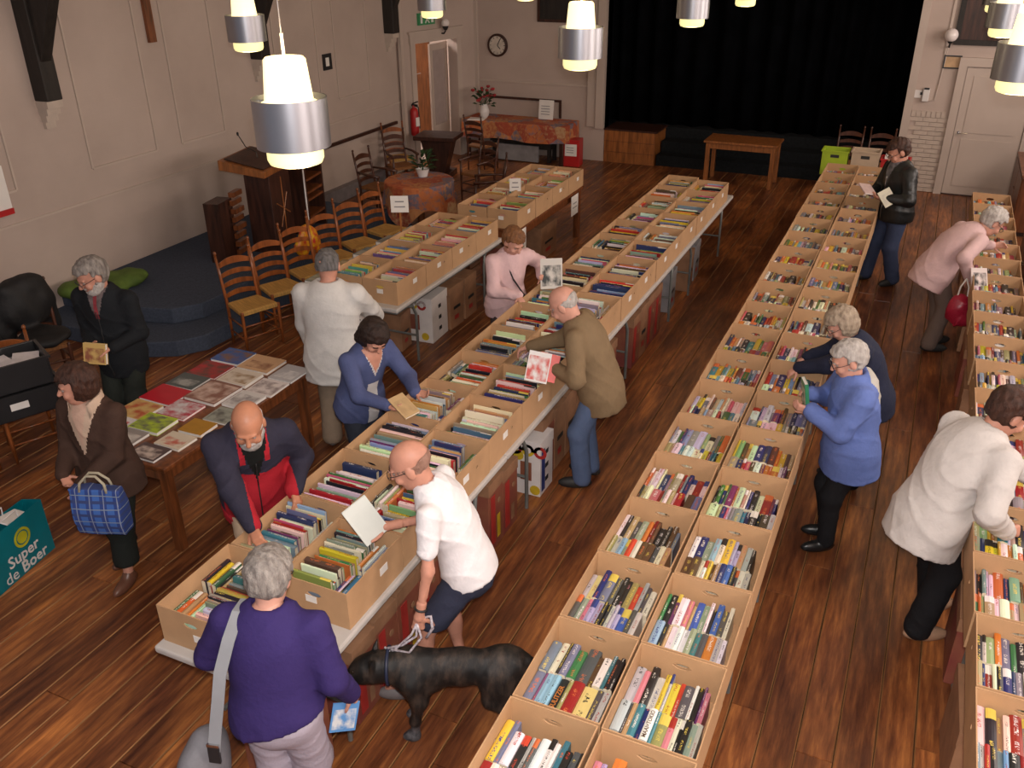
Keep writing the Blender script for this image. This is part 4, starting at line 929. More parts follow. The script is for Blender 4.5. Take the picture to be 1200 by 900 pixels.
        for j in range(nn_):
            for m_ in range(3): a_ = j*4+m_; q.f.append((a_, a_+1, a_+5, a_+4)); q.m.append(0)
        o = q.obj('collar', cm, T, smooth=True); md = o.modifiers.new('t', 'SOLIDIFY'); md.thickness = .006
    # ---- legs: dict(mat, off, cut, hem)
    if legs:
        lo_ = legs.get('off', .014); cutl = legs.get('cut', 1.0); wide = legs.get('wide', .022)
        def fleg(P):
            d = torso(P, lo_, -.3, .13)
            l = smin_many([leg(P, hipR, kR, aR, .086*gg+lo_, .060*gg+lo_+wide*.4, .044*gg+lo_+wide, cutl), leg(P, hipL, kL, aL, .086*gg+lo_, .060*gg+lo_+wide*.4, .044*gg+lo_+wide, cutl)], .012)
            d = smin(d, l, .035)
            d = d+wr*.6*wob(P, 12, seed+5)-wr*1.1*folds(P, seed+2, 1.25)
            d = np.maximum(d, .028-P[:, 2])
            if cutl < 1: zc = (hipR+(kR-hipR)*2*min(cutl, .5)+(aR-kR)*2*max(0, cutl-.5))[2]; d = np.maximum(d, zc-P[:, 2])
            d = np.maximum(d, ((P-(P0+u1*.03*h).astype(np.float32))@u1.astype(np.float32)))
            return d
        bb = np.array([P0-.30, P0+.26, kR-.14, kR+.14, kL-.14, kL+.14, aR-.13, aR+.13, aL-.13, aL+.13]); lo3 = bb.min(0); lo3[2] = max(0, lo3[2])
        put(legs.get('name', 'trousers'), np_mesh('trousers', [surf(fleg, (lo3, bb.max(0)), .0145)], [legs['mat']]), T)
    for A_, d_, K_ in ((aR, dR, kR), (aL, dL, kL)):
        sd = np.cross((0, 0, 1.), d_); FS = np.stack([-sd, d_, np.array((0, 0, 1.))], 1).astype(np.float32)
        def fs(P):
            c = A_+d_*.055*k; c = np.array((c[0], c[1], .040*k))
            d = smin(ellip(P, c, (.047*k, .138*k, .050*k), FS), ellip(P, A_+np.array((0, 0, -.012)), (.044*k, .052*k, .055*k), FS), .03)
            bt = shoe[1]
            if bt > 0: d = smin(d, cone(P, A_, A_+(K_-A_)*bt, .052*gg, .060*gg), .02)
            return np.maximum(d, .002-P[:, 2])
        pts = np.array([A_-.20*k, A_+.20*k, A_+(K_-A_)*shoe[1]-.09, A_+(K_-A_)*shoe[1]+.09]); lo3 = pts.min(0); lo3[2] = -.02
        o = put('shoe', np_mesh('shoe', [surf(fs, (lo3, pts.max(0)), .0105)], [shoe[0]]), T)
    T['_'] = 0; del T['_']
    mw = Matrix.Translation((xy[0], xy[1], 0)) @ Matrix.Rotation(theta-PI/2, 4, 'Z')
    W3 = lambda p: mw @ Vector([float(x) for x in p])
    return dict(root=T, WR=W3(WR), WL=W3(WL), C7=W3(C7), HC=W3(HC), mw=mw, SR=W3(SR), SL=W3(SL), P0=W3(P0), loc=dict(C7=C7, P0=P0, F1=F1, F2=F2, SR=SR, SL=SL, WR=WR, WL=WL, ER=ER, EL=EL, k=k, u1=u1, u2=u2, gg=gg, dR=nrm(WR-ER), dL=nrm(WL-EL)))
# black coat on a chair, dark bag and green cloth at the near end of the platform
dup(chd, (-7.62, 5.35, 0), math.radians(-30), 'dark chair buried under the black coat by the wall', 'ladder-back chairs')
o = lump('black_coat', [((-7.80, 5.42, .82), (.16, .30, .26)), ((-7.80, 5.42, 1.02), (.10, .24, .08)), ((-7.50, 5.30, .56), (.24, .26, .07)), ((-7.86, 5.16, .62), (.08, .12, .26)), ((-7.85, 5.68, .62), (.08, .12, .26))], 'black_fabric', .018, 2); tag(o, 'black coat draped over a chair in front of the left wall', 'coat')
o = lump('black_jacket', [((-7.72, 4.78, .60), (.18, .24, .22)), ((-7.62, 4.70, .30), (.2, .22, .28))], 'black_fabric', .02, 5); tag(o, 'black jacket heaped on the floor beside the draped coat', 'jacket')
o = lump('black_bag', [((-7.30, 6.02, .20), (.16, .24, .20)), ((-7.30, 6.02, .38), (.10, .18, .06))], 'black_fabric', .012, 8); tag(o, 'black bag on the floor behind the man in dark jacket', 'bag')
t = thing('green_bundle', 'green cloth bundle lying on the blue platform near the coat', 'bundle', (-8.45, 6.85, .36)); o = lump('cloth', [((0, 0, .05), (.35, .38, .08)), ((.15, .30, .08), (.22, .22, .08)), ((-.1, -.25, .08), (.2, .2, .09))], 'green_cloth', .02, 4, t)
MB().box((.1, -.1, .14), (.16, .22, .02), (.1, .2, .5)).obj('grey_folder', 'print_grey', t)
o = lump('printed_bag', [((-6.70, 8.52, .72), (.035, .17, .16)), ((-6.70, 8.66, .60), (.04, .12, .14)), ((-6.71, 8.40, .62), (.04, .10, .12))], mat('toy_print', (.65, .35, .01), .4, scale=22, col2=(.45, .02, .02), detail=1), .02, 6); tag(o, 'red and yellow printed bag hanging on a platform chair', 'bag')
# ================================================================ BOOK TABLES
def folding_table(label, x0, x1, y0, y1, h=.755):
    t = thing('folding_table', label, 'table', ((x0+x1)/2, (y0+y1)/2, 0), 0, 'white folding tables'); W, L = (x1-x0)/2, (y1-y0)/2
    MB().b2((-W, -L+.004, h-.045), (W, L-.004, h)).obj('table_top', 'table_white', t, bevel=.012)
    MB().b2((-W+.03, -L+.05, h-.075), (W-.03, L-.05, h-.045)).obj('under_frame', 'tube_grey', t)
    for s in (-1, 1):
        y = s*(L-.42); q = MB()
        for a in (-1, 1): q.tube([(a*(W-.10), y+s*.16, h-.08), (a*(W-.06), y+s*.02, h-.12), (a*(W-.05), y-s*.02, h-.22), (a*(W-.05), y-s*.02, .012)], .015, 8)
        q.tube([(-W+.05, y-s*.02, .30), (W-.05, y-s*.02, .30)], .012, 8); q.tube([(-W+.05, y-s*.02, .015), (-W+.05, y+s*.10, .015)], .015, 8); q.obj('leg_frame', 'tube_grey', t, smooth='auto')
    return t
def row_tables(x0, x1, y0, y1, n, names, h=.755):
    for k in range(n): folding_table(names % ordinal(k+1), x0, x1, y0+(y1-y0)*k/n, y0+(y1-y0)*(k+1)/n, h)
TH = .76
row_tables(-3.20, -2.295, 2.40, 12.25, 4, 'white folding table, %s from the balcony, under the boxes the dog stands beside', TH)
row_tables(-1.225, -.435, 2.06, 14.25, 5, 'white folding table, %s from the balcony, under the crate-end box row', TH)
folding_table('white folding table under the children\'s books beside the platform chairs', -5.70, -4.42, 6.86, 9.32, TH)
row_tables(.69, 1.04, 2.98, 13.0, 5, 'white folding table, %s from the balcony, under the single box row', TH)
# ---------------------------------------------------------------- boxes
def holed(q, w, z0, z1, at, axis, t, hz, hw=.048, hh=.016, off=0):
    """upright panel with an oval hand hole; axis 1: lies in the x-z plane at y=at, axis 0: in y-z at x=at"""
    ca = sorted(set([round(math.atan2(zz-hz, xx-off), 5) for xx in (-w, w) for zz in (z0, z1)]+[round(-PI+2*PI*k/12, 5) for k in range(12)]))
    O = []; I = []
    for a in ca:
        c, s = math.cos(a), math.sin(a)
        tx = ((w-off)/c if c > 1e-6 else ((-w-off)/c if c < -1e-6 else 1e9)); tz = ((z1-hz)/s if s > 1e-6 else ((z0-hz)/s if s < -1e-6 else 1e9)); r = min(tx, tz)
        O.append((off+c*r, hz+s*r)); rr = 1/math.sqrt((c/hw)**2+(s/hh)**2); I.append((off+c*rr, hz+s*rr))
    n = len(ca); k = len(q.v); P = lambda p, d: (p[0], at+d, p[1]) if axis == 1 else (at+d, p[0], p[1])
    for d in (-t/2, t/2): q.v += [P(p, d) for p in O]+[P(p, d) for p in I]
    for i in range(n):
        j = (i+1) % n
        for a, b, c_, d_ in ((i, j, n+j, n+i), (2*n+i, 3*n+i, 3*n+j, 2*n+j), (n+i, n+j, 3*n+j, 3*n+i), (i, 2*n+i, 2*n+j, j)): q.f.append((k+a, k+b, k+c_, k+d_)); q.m.append(0)
BT = .006
def tray(w, l, h, xholes=True):
    q = MB(); W, L = w/2, l/2
    q.b2((-W, -L, 0), (W, L, BT))
    holed(q, W, BT, h, -L+BT/2, 1, BT, h*.70); holed(q, W, BT, h, L-BT/2, 1, BT, h*.70)
    if xholes: holed(q, L-BT, BT, h, -W+BT/2, 0, BT, h*.62, .012, .012, .1); holed(q, L-BT, BT, h, W-BT/2, 0, BT, h*.62, .012, .012, .1)
    else: q.b2((-W, -L+BT, BT), (-W+BT, L-BT, h)); q.b2((W-BT, -L+BT, BT), (W, L-BT, h))
    return q.mesh('cardboard_box', 'cardboard')
BOXH = .24
tray_cache = {}
sticker = MB().box((0, 0, 0), (.002, .075, .05)).mesh('paper_sticker', 'paper'); stickery = MB().box((0, 0, 0), (.07, .002, .045)).mesh('paper_sticker', 'paper')
tape_m = mat('tape', (.55, .40, .12), .3)
BOOKS = []; CNT = {}
rb_ = random.Random(11)
def cbox(x, y, w, l, label, group, info, mode, rz=0, h=BOXH, stick=True, z=TH, fill=None):
    key = (round(w, 2), round(l, 2), round(h, 2))
    if key not in tray_cache: tray_cache[key] = tray(w, l, h)
    o = put('cardboard_box', tray_cache[key], loc=(x, y, z+.0005), rot=(0, 0, rz)); tag(o, label, 'box', group)
    if stick and rb_.random() < .85: put('paper_sticker', sticker, o, loc=(w/2+.0012, rb_.uniform(-.08, .08), h*.62))
    if stick and rb_.random() < .4: put('paper_sticker', stickery, o, loc=(rb_.uniform(-.05, .05), -l/2-.0012, h*rb_.uniform(.35, .6)))
    if mode: fill_box(x, y, z+BT+.001, w, l, h, mode, info, fill, rz)
    return o
PAL = [((.70, .66, .58), 12), ((.62, .60, .58), 7), ((.015, .015, .02), 13), ((.02, .03, .12), 9), ((.30, .02, .02), 7), ((.55, .40, .03), 6), ((.05, .16, .22), 6), ((.16, .20, .28), 8), ((.04, .14, .05), 5), ((.50, .15, .03), 6), ((.10, .05, .03), 6), ((.16, .04, .12), 3), ((.48, .10, .16), 3), ((.20, .36, .48), 4), ((.34, .30, .18), 6), ((.22, .22, .22), 6), ((.42, .26, .12), 6), ((.25, .32, .22), 4)]
PALD = PAL+[((.72, .68, .60), 16), ((.66, .60, .48), 10), ((.55, .22, .05), 5), ((.30, .38, .06), 4), ((.50, .04, .03), 4)]
PALK = [((.70, .62, .45), 10), ((.60, .42, .10), 8), ((.62, .30, .22), 7), ((.08, .25, .35), 6), ((.45, .05, .05), 7), ((.10, .10, .22), 4), ((.55, .52, .50), 8), ((.25, .35, .10), 5), ((.50, .22, .10), 6)]
CN = [('cream', (.70, .66, .56)), ('white', (.80, .78, .76)), ('pale grey', (.45, .45, .45)), ('black', (.02, .02, .02)), ('dark blue', (.02, .03, .14)), ('dark red', (.28, .02, .02)), ('bright red', (.55, .06, .03)), ('yellow', (.65, .48, .05)), ('teal', (.05, .18, .22)), ('slate grey', (.16, .19, .26)), ('green', (.05, .20, .07)), ('orange', (.58, .20, .04)), ('brown', (.11, .06, .03)), ('purple', (.17, .05, .16)), ('pink', (.58, .20, .25)), ('pale blue', (.25, .42, .58)), ('olive', (.30, .28, .10)), ('charcoal', (.09, .09, .09)), ('tan', (.45, .30, .15)), ('blue', (.05, .12, .38)), ('sage green', (.27, .34, .25)), ('lilac', (.40, .36, .55)), ('pale yellow', (.70, .58, .25))]
NAMED = dict(CN)
def cname(c): return min(CN, key=lambda q: sum((math.sqrt(a)-math.sqrt(b))**2 for a, b in zip(q[1], c)))[0]
def pick(pal):
    t = rb_.uniform(0, sum(w for _, w in pal))
    for c, w_ in pal:
        t -= w_
        if t <= 0: return tuple(min(.85, max(.01, x*rb_.uniform(.75, 1.3))) for x in c)
    return pal[0][0]
def inkfor(c):
    return rb_.choice([(.02, .02, .02), (.35, .03, .02), (.03, .05, .2)]) if sum(c) > 1.0 else rb_.choice([(.75, .72, .65), (.7, .55, .1), (.75, .7, .7), (.6, .15, .05)])
def addbook(x, y, z, axis, L, t, d, info, row, base=None, ink=None, lean=0, pitch=0, pal=PAL, word=None, seed=None, rz=0):
    b = base or pick(pal)
    CNT[(info, row)] = CNT.get((info, row), 0)+1
    BOOKS.append(dict(k=CNT[(info, row)], x=x, y=y, z=z, axis=axis, L=L, t=t, d=d, info=info, row=row, base=b, ink=ink or inkfor(b), lean=lean, pitch=pitch, word=word, seed=seed if seed is not None else rb_.random(), rz=rz))
def fill_box(x, y, z, w, l, h, mode, info, fill=None, rz=0):
    W, L_ = w/2-BT-.003, l/2-BT-.004
    if mode == 'E':
        for row, nm in enumerate(('far', 'near')):
            xx = x-W; seq = list(fill[row]) if fill else None
            maxL = .262; k_i = 0
            while True:
                word = None
                if seq is not None:
                    if not seq: break
                    it = seq.pop(0); base = NAMED[it[0]]; t = it[1]; word = it[2] if len(it) > 2 else None; ink = NAMED[it[3]] if len(it) > 3 else None
                    base = tuple(min(.85, c*rb_.uniform(.9, 1.1)) for c in base)
                else:
                    t = rb_.choice((.014, .018, .022, .026, .032, .040, .05))*rb_.uniform(.85, 1.15); base = ink = None
                if xx+t > x+W:
                    if seq is not None and x+W-xx > .012: t = x+W-xx-.0005
                    else: break
                Lb = min(maxL, rb_.choice((.19, .20, .215, .225, .235, .245))*rb_.uniform(.97, 1.03)); d = rb_.uniform(.132, .158)+(-.004 if row == 0 else .003); yc = (y-L_+.262-Lb/2) if row else (y-L_+.266+Lb/2+rb_.uniform(0, .006)); k_i += 1
                addbook(xx+t/2, yc, z, 'y', Lb, t, d, info, nm, base, ink, 0, 0, word=word, seed=(.3 if word else None))
                xx += t+rb_.uniform(.0003, .0015)
                if seq is None and rb_.random() < .03: xx += .02
    else:
        pal = PALK if mode == 'B' else PALD
        side = rb_.random() < .45
        Lmain = (2*W)*(rb_.uniform(.62, .72) if side else rb_.uniform(.82, .96))
        sgn = rb_.choice((-1, 1)); xc = x+sgn*(W-Lmain/2) if side else x
        yy = y-L_; lean = rb_.uniform(.0, .09) if mode != 'B' else rb_.uniform(.05, .25); endy = y+L_-.03*rb_.random()-math.sin(lean)*.2
        while True:
            t = rb_.choice((.008, .011, .014, .018, .022, .028, .034))*rb_.uniform(.85, 1.15)
            if mode == 'B': t *= .7
            if yy+t > endy: break
            Lb = Lmain*rb_.uniform(.72, .98); d = rb_.uniform(.150, .205) if mode == 'D' else rb_.uniform(.14, .20)
            addbook(xc+(Lmain-Lb)*rb_.uniform(-.4, .4), yy+t/2, z, 'x', Lb, t, d, info, 'main', None, None, lean, 0, pal)
            yy += t+rb_.uniform(.0005, .003)
            if rb_.random() < .03: yy += .02
        if side:
            sw_ = 2*W-Lmain-.008; xs = x-sgn*W; n2 = 0; acc = 0
            while True:
                t = rb_.uniform(.014, .032)
                if acc+t > sw_: break
                xx = xs+sgn*(acc+t/2)
                for yc in (y+L_*.5, y-L_*.5): addbook(xx, yc, z, 'y', rb_.uniform(.17, .24), t*.97, rb_.uniform(.13, .17), info, 'side', None, None, 0, 0, pal)
                acc += t+.001
# E: the long double row that ends at the coloured crates
FILL = {
 ('L', 1): ([('slate grey', .045), ('cream', .040, None, 'dark red'), ('black', .016), ('slate grey', .036), ('green', .042), ('charcoal', .06), ('brown', .03), ('white', .036), ('teal', .018), ('black', .02), ('black', .02)], [('slate grey', .046), ('purple', .013), ('pale blue', .034), ('pale blue', .030), ('black', .042, 'SULITZER', 'orange'), ('olive', .020), ('dark red', .054), ('pale yellow', .064), ('charcoal', .03), ('pale grey', .03)]),
 ('R', 1): ([('pale grey', .046), ('pink', .028), ('black', .036), ('cream', .036), ('yellow', .022), ('pale grey', .013), ('yellow', .036), ('bright red', .022), ('charcoal', .046), ('white', .016), ('black', .022, None, 'yellow'), ('purple', .012), ('pink', .02)], [('pale grey', .044), ('black', .011), ('tan', .022), ('teal', .032), ('dark blue', .021), ('white', .037, 'MAAI=TOKIO', 'brown'), ('teal', .015), ('olive', .047), ('pink', .027), ('cream', .021), ('black', .016), ('black', .027), ('sage green', .026), ('pale grey', .02)]),
 ('L', 2): ([('pale grey', .026), ('pale yellow', .036), ('dark blue', .031), ('slate grey', .046), ('charcoal', .031), ('black', .026), ('black', .026, None, 'pink'), ('olive', .036), ('bright red', .027), ('pale grey', .022), ('charcoal', .02), ('cream', .03)], [('charcoal', .026), ('sage green', .031), ('pink', .022), ('lilac', .031), ('lilac', .030), ('black', .021), ('black', .017, None, 'yellow'), ('cream', .021), ('pale grey', .021), ('lilac', .021), ('blue', .042), ('charcoal', .025), ('cream', .03)]),
 ('R', 2): ([('green', .016), ('black', .031), ('purple', .021), ('white', .042, None, 'dark red'), ('pink', .026), ('tan', .016), ('blue', .036), ('sage green', .031), ('white', .017), ('black', .017), ('blue', .031), ('charcoal', .03), ('cream', .02)], [('pale blue', .042), ('black', .021), ('tan', .016), ('white', .031), ('white', .030), ('white', .031), ('sage green', .030), ('teal', .026), ('charcoal', .031), ('orange', .042), ('pale grey', .03), ('white', .02)]),
 ('L', 0): ([('yellow', .037), ('slate grey', .026), ('white', .042), ('black', .031, None, 'bright red'), ('pale grey', .021), ('charcoal', .021), ('white', .042), ('white', .026), ('white', .022), ('teal', .026), ('black', .031, None, 'bright red'), ('charcoal', .03), ('black', .02)], [('white', .042, None, 'dark red'), ('cream', .031), ('cream', .031), ('slate grey', .02), ('white', .03), ('pale grey', .03), ('black', .03), ('white', .04), ('tan', .03), ('charcoal', .05)]),
 ('R', 0): ([('pink', .031), ('lilac', .021), ('yellow', .021), ('orange', .052), ('black', .03), ('cream', .03), ('white', .04), ('charcoal', .03), ('teal', .03), ('bright red', .02), ('tan', .03)], [('cream', .03), ('dark blue', .03), ('white', .04), ('orange', .02), ('black', .05), ('sage green', .03), ('dark red', .04), ('tan', .03), ('pale blue', .03), ('cream', .04)]),
 ('L', 3): ([('white', .026), ('black', .021), ('tan', .036), ('charcoal', .031), ('sage green', .036), ('orange', .026), ('dark red', .021), ('brown', .021), ('black', .042), ('black', .027), ('brown', .03), ('slate grey', .02)], [('olive', .022), ('pale grey', .031), ('pale blue', .031), ('sage green', .021), ('bright red', .031), ('cream', .031), ('brown', .036), ('brown', .042), ('charcoal', .03), ('cream', .03), ('tan', .03)]),
 ('R', 3): ([('white', .031), ('dark blue', .042), ('sage green', .042), ('pale blue', .031), ('cream', .031), ('yellow', .042), ('lilac', .021), ('lilac', .021), ('tan', .03), ('pale grey', .03), ('black', .02)], [('brown', .042), ('brown', .042), ('cream', .021), ('white', .021), ('yellow', .021), ('brown', .016), ('tan', .026), ('dark blue', .031), ('blue', .031), ('black', .022), ('charcoal', .017), ('cream', .03), ('pale grey', .03)])}
for i in range(20):
    y0, p = 2.085+.5765*i, .5765
    for col, x, sd in (('L', -1.045, 'dog'), ('R', -.610, 'blue-coat')):
        lab = 'open cardboard box of paperbacks, %s from the crates, %s aisle side of crate-end row' % (ordinal(20-i), sd)
        cbox(x+rb_.uniform(-.004, .004), y0+p/2+(-.015 if col == 'R' else 0), .420, .566, lab, 'boxes of paperbacks in the crate-end row', (20-i, sd+' side, crate-end row'), 'E', rb_.uniform(-.008, .008), fill=FILL.get((col, i)), stick=False)
# F: single row along the far side aisle
for i in range(18):
    y0, p = 3.04+.5365*i, .5365
    cbox(.865+rb_.uniform(-.015, .015), y0+p/2, .430, .525, 'open cardboard box of paperbacks, %s from the balcony in the single box row' % ordinal(i+1), 'boxes of paperbacks in the single row', (i+1, 'single row'), 'E', rb_.uniform(-.012, .012), stick=rb_.random() < .5)
# D: double row the dog stands beside
for i in range(17):
    y0, p = 2.46+.566*i, .566
    for col, x in (('L', -2.965), ('R', -2.535)):
        lab = 'open cardboard box of larger books, %s from the balcony, %s side of the dog row' % (ordinal(i+1), 'chair' if col == 'L' else 'dog')
        cbox(x+rb_.uniform(-.006, .006), y0+p/2+(.46 if col == 'R' and i < 16 else 0)-(.0 if col == 'L' else .0), .424, .556, lab, 'boxes of larger books in the dog row', (i+1, ('chair' if col == 'L' else 'dog')+' side, dog row'), 'D', rb_.uniform(-.008, .008)) if not (col == 'R' and i == 16) else None
# B: children's books, C: boxes on the dark wooden table
for i in range(4):
    y0, p = 6.95+.5765*i, .5765
    for col, x in (('L', -5.06), ('R', -4.655)):
        cbox(x, y0+p/2, .395, .566, "open cardboard box of children's books, %s from balcony, %s side of white table" % (ordinal(i+1), 'chair' if col == 'L' else 'aisle'), "boxes of children's books", (i+1, "children's table, "+('chair' if col == 'L' else 'aisle')+' side'), 'B', rb_.uniform(-.01, .01))
    y0 = 9.66+.5765*i
    for col, x in (('L', -5.01), ('R', -4.595)):
        cbox(x, y0+p/2, .405, .566, 'open cardboard box on the dark wooden table, %s from balcony, %s side' % (ordinal(i+1), 'chair' if col == 'L' else 'aisle'), 'boxes on the dark wooden table', (i+1, 'dark wooden table, '+('chair' if col == 'L' else 'aisle')+' side'), 'B', rb_.uniform(-.01, .01), z=.752)
# ---------------------------------------------------------------- the books themselves
camR = np.array(_M.transposed())
def pix(p):
    v = camR@(np.array(p)-np.array((0, 0, CAMH))); return 600+1045*v[0]/-v[2], 450-1045*v[1]/-v[2], -v[2]
for b in BOOKS:
    u, v, dd = pix((b['x'], b['y'], b['z']+b['d'])); b['vis'] = 0 if not (-10 < u < 1210 and -10 < v < 910) else math.sqrt(b['L']*(b['t']+.35*b['d']*(b['row'] in ('main',))))/dd
BOOKS.sort(key=lambda b: -b['vis'])
unitpage = MB().box((0, 0, .5), (1, 1, 1)).mesh('page_block', 'pages')
BODY_ATTR = []
def book_mesh(b):
    L, t, d = b['L'], b['t'], b['d']; bt = min(.003, t*.16); rr = min(.006, t*.22); h = L/2
    prof = [(-t/2, 0), (-t/2, d-rr), (-t*.27, d-rr*.25), (0, d), (t*.27, d-rr*.25), (t/2, d-rr), (t/2, 0), (t/2-bt, 0), (t/2-bt, d-rr-bt), (-t/2+bt, d-rr-bt), (-t/2+bt, 0)]
    n = len(prof); V = [(-h, y, z) for y, z in prof]+[(h, y, z) for y, z in prof]; Fq = [(i, (i+1) % n, n+(i+1) % n, n+i) for i in range(n)]
    caps = [(1, 0, 10, 9), (6, 5, 8, 7), (2, 1, 9, 8), (4, 3, 2, 8), (5, 4, 8)]
    Fq += caps+[tuple(i+n for i in c[::-1]) for c in caps]
    me = bpy.data.meshes.new('book'); me.from_pydata(V, [], Fq); me.materials.append(MATS['book'])
    uv = me.uv_layers.new(name='UVMap'); 
    for p in me.polygons:
        sp_ = p.index in (1, 2, 3, 4)
        for li in p.loop_indices:
            v = V[me.loops[li].vertex_index]; uv.data[li].uv = ((v[0]+h)/L, (v[1]+t/2)/t) if sp_ else (0, -1)
    for nm, c, a in (('base', b['base'], 1), ('ink', b['base'] if b['word'] else b['ink'], b['seed'])):
        at = me.attributes.new(nm, 'FLOAT_COLOR', 'POINT'); at.data.foreach_set('color', np.tile(np.array((*c, a), np.float32), len(V)))
    bm = bmesh.new(); bm.from_mesh(me); bmesh.ops.recalc_face_normals(bm, faces=bm.faces); bm.to_mesh(me); bm.free()
    return me
def place_book(b):
    o = put('book', book_mesh(b), loc=(b['x'], b['y'], b['z']))
    o.rotation_euler = (-b['lean'] if b['axis'] == 'x' else 0, 0, (PI/2 if b['axis'] == 'y' else 0)+b['rz'])
    if b['lean']: o.location.z += abs(math.sin(b['lean']))*b['t']/2
    pg = put('page_block', unitpage, o); bt = min(.003, b['t']*.16); pg.scale = (b['L']-.006, b['t']-2*bt-.0006, b['d']-.006-min(.006, b['t']*.22)); pg.location = (0, 0, .003)
    n, where = b['info']; th = 'thick' if b['t'] > .038 else ('thin' if b['t'] < .017 else 'medium')
    rown = {'far': 'stage-end half', 'near': 'balcony-end half', 'main': 'main stack', 'side': 'side stack'}[b['row']]
    tag(o, '%s %s book, %s in %s of %s box, %s' % (th, cname(b['base']), ordinal(b['k']), rown, ordinal(n), where), 'book', 'books standing in the cardboard boxes')
    if b['word']:
        tm = mat('ink_%02d%02d' % (int(b['ink'][0]*99), int(b['ink'][1]*99)), b['ink'], .5)
        text_mesh('title', b['word'], b['t']*.80 if len(b['word']) < 9 else b['t']*.72, tm.name, o, (0, 0, b['d']+.0006), (0, 0, 0), .0003, bold=.0004)
    return o
NB = 270
for b in BOOKS[:NB]: place_book(b)
V = []; Fq = []; MI = []; UV = []; CB = []; CI = []
for b in BOOKS[NB:]:
    L, t, d = b['L']/2, b['t']/2, b['d']; k = len(V)
    ca, sa = (0, 1) if b['axis'] == 'y' else (1, 0); sl = math.sin(b['lean'])
    for x, y, z in ((-L, -t, 0), (L, -t, 0), (L, t, 0), (-L, t, 0), (-L, -t, d*.97), (L, -t, d*.97), (L, t, d*.97), (-L, t, d*.97), (-L, 0, d), (L, 0, d)):
        y2 = y+sl*z; V.append((b['x']+x*ca-y2*sa, b['y']+x*sa+y2*ca, b['z']+z)); CB.append((*b['base'], 1)); CI.append((*b['ink'], b['seed']))
    for f, m, uvs in (((4, 5, 9, 8), 0, [(0, 0), (1, 0), (1, .5), (0, .5)]), ((8, 9, 6, 7), 0, [(0, .5), (1, .5), (1, 1), (0, 1)]), ((0, 1, 5, 4), 0, None), ((2, 3, 7, 6), 0, None), ((1, 2, 6, 9, 5), 1, None), ((3, 0, 4, 8, 7), 1, None), ((0, 3, 2, 1), 1, None)):
        Fq.append(tuple(k+i for i in f)); MI.append(m); UV += uvs if uvs else [(0, -1)]*len(f)
me = bpy.data.meshes.new('boxed_books'); me.from_pydata(V, [], Fq); me.materials.append(MATS['book']); me.materials.append(MATS['pages']); me.polygons.foreach_set('material_index', MI)
uv = me.uv_layers.new(name='UVMap'); uv.data.foreach_set('uv', np.array(UV, np.float32).ravel())
for nm, arr in (('base', CB), ('ink', CI)): at = me.attributes.new(nm, 'FLOAT_COLOR', 'POINT'); at.data.foreach_set('color', np.array(arr, np.float32).ravel())
o = put('boxed_books', me); tag(o, 'many more second-hand books packed upright in the farther cardboard boxes', 'books'); o['kind'] = 'stuff'
# ---------------------------------------------------------------- flat art books on the red-brown table
def flat_book(x, y, z, w, l, t, rz, base, ink, label, seed=None, name='large_book', group='flat art books on the red-brown table', cat='book'):
    me = MB(); W, L = w/2, l/2; cv = .002
    me.b2((-W, -L, 0), (W, L, cv)); me.b2((-W, -L, t-cv), (W, L, t)); me.b2((-W, -L, cv), (-W+cv*1.5, L, t-cv))
    m = me.mesh(name, 'book'); uv = m.uv_layers.new(name='UVMap'); 
    for p in m.polygons:
        tp = abs(p.normal.z) > .9 and (m.vertices[p.vertices[0]].co.z > t-.0005 or m.vertices[p.vertices[0]].co.z < .0005)
        for li in p.loop_indices:
            c_ = m.vertices[m.loops[li].vertex_index].co; uv.data[li].uv = ((c_.x+W)/w, 2+(c_.y+L)/l) if tp else (0, -1)

    for nm, c, a in (('base', base, 1), ('ink', ink, seed if seed is not None else rb_.random())):
        at = m.attributes.new(nm, 'FLOAT_COLOR', 'POINT'); at.data.foreach_set('color', np.tile(np.array((*c, a), np.float32), len(m.vertices)))
    o = put(name, m, loc=(x, y, z), rot=(0, 0, rz)); tag(o, label, cat, group)
    MB().b2((-W+cv*1.5, -L+.004, cv), (W-.004, L-.004, t-cv)).obj('page_block', 'paper', o)
    return o
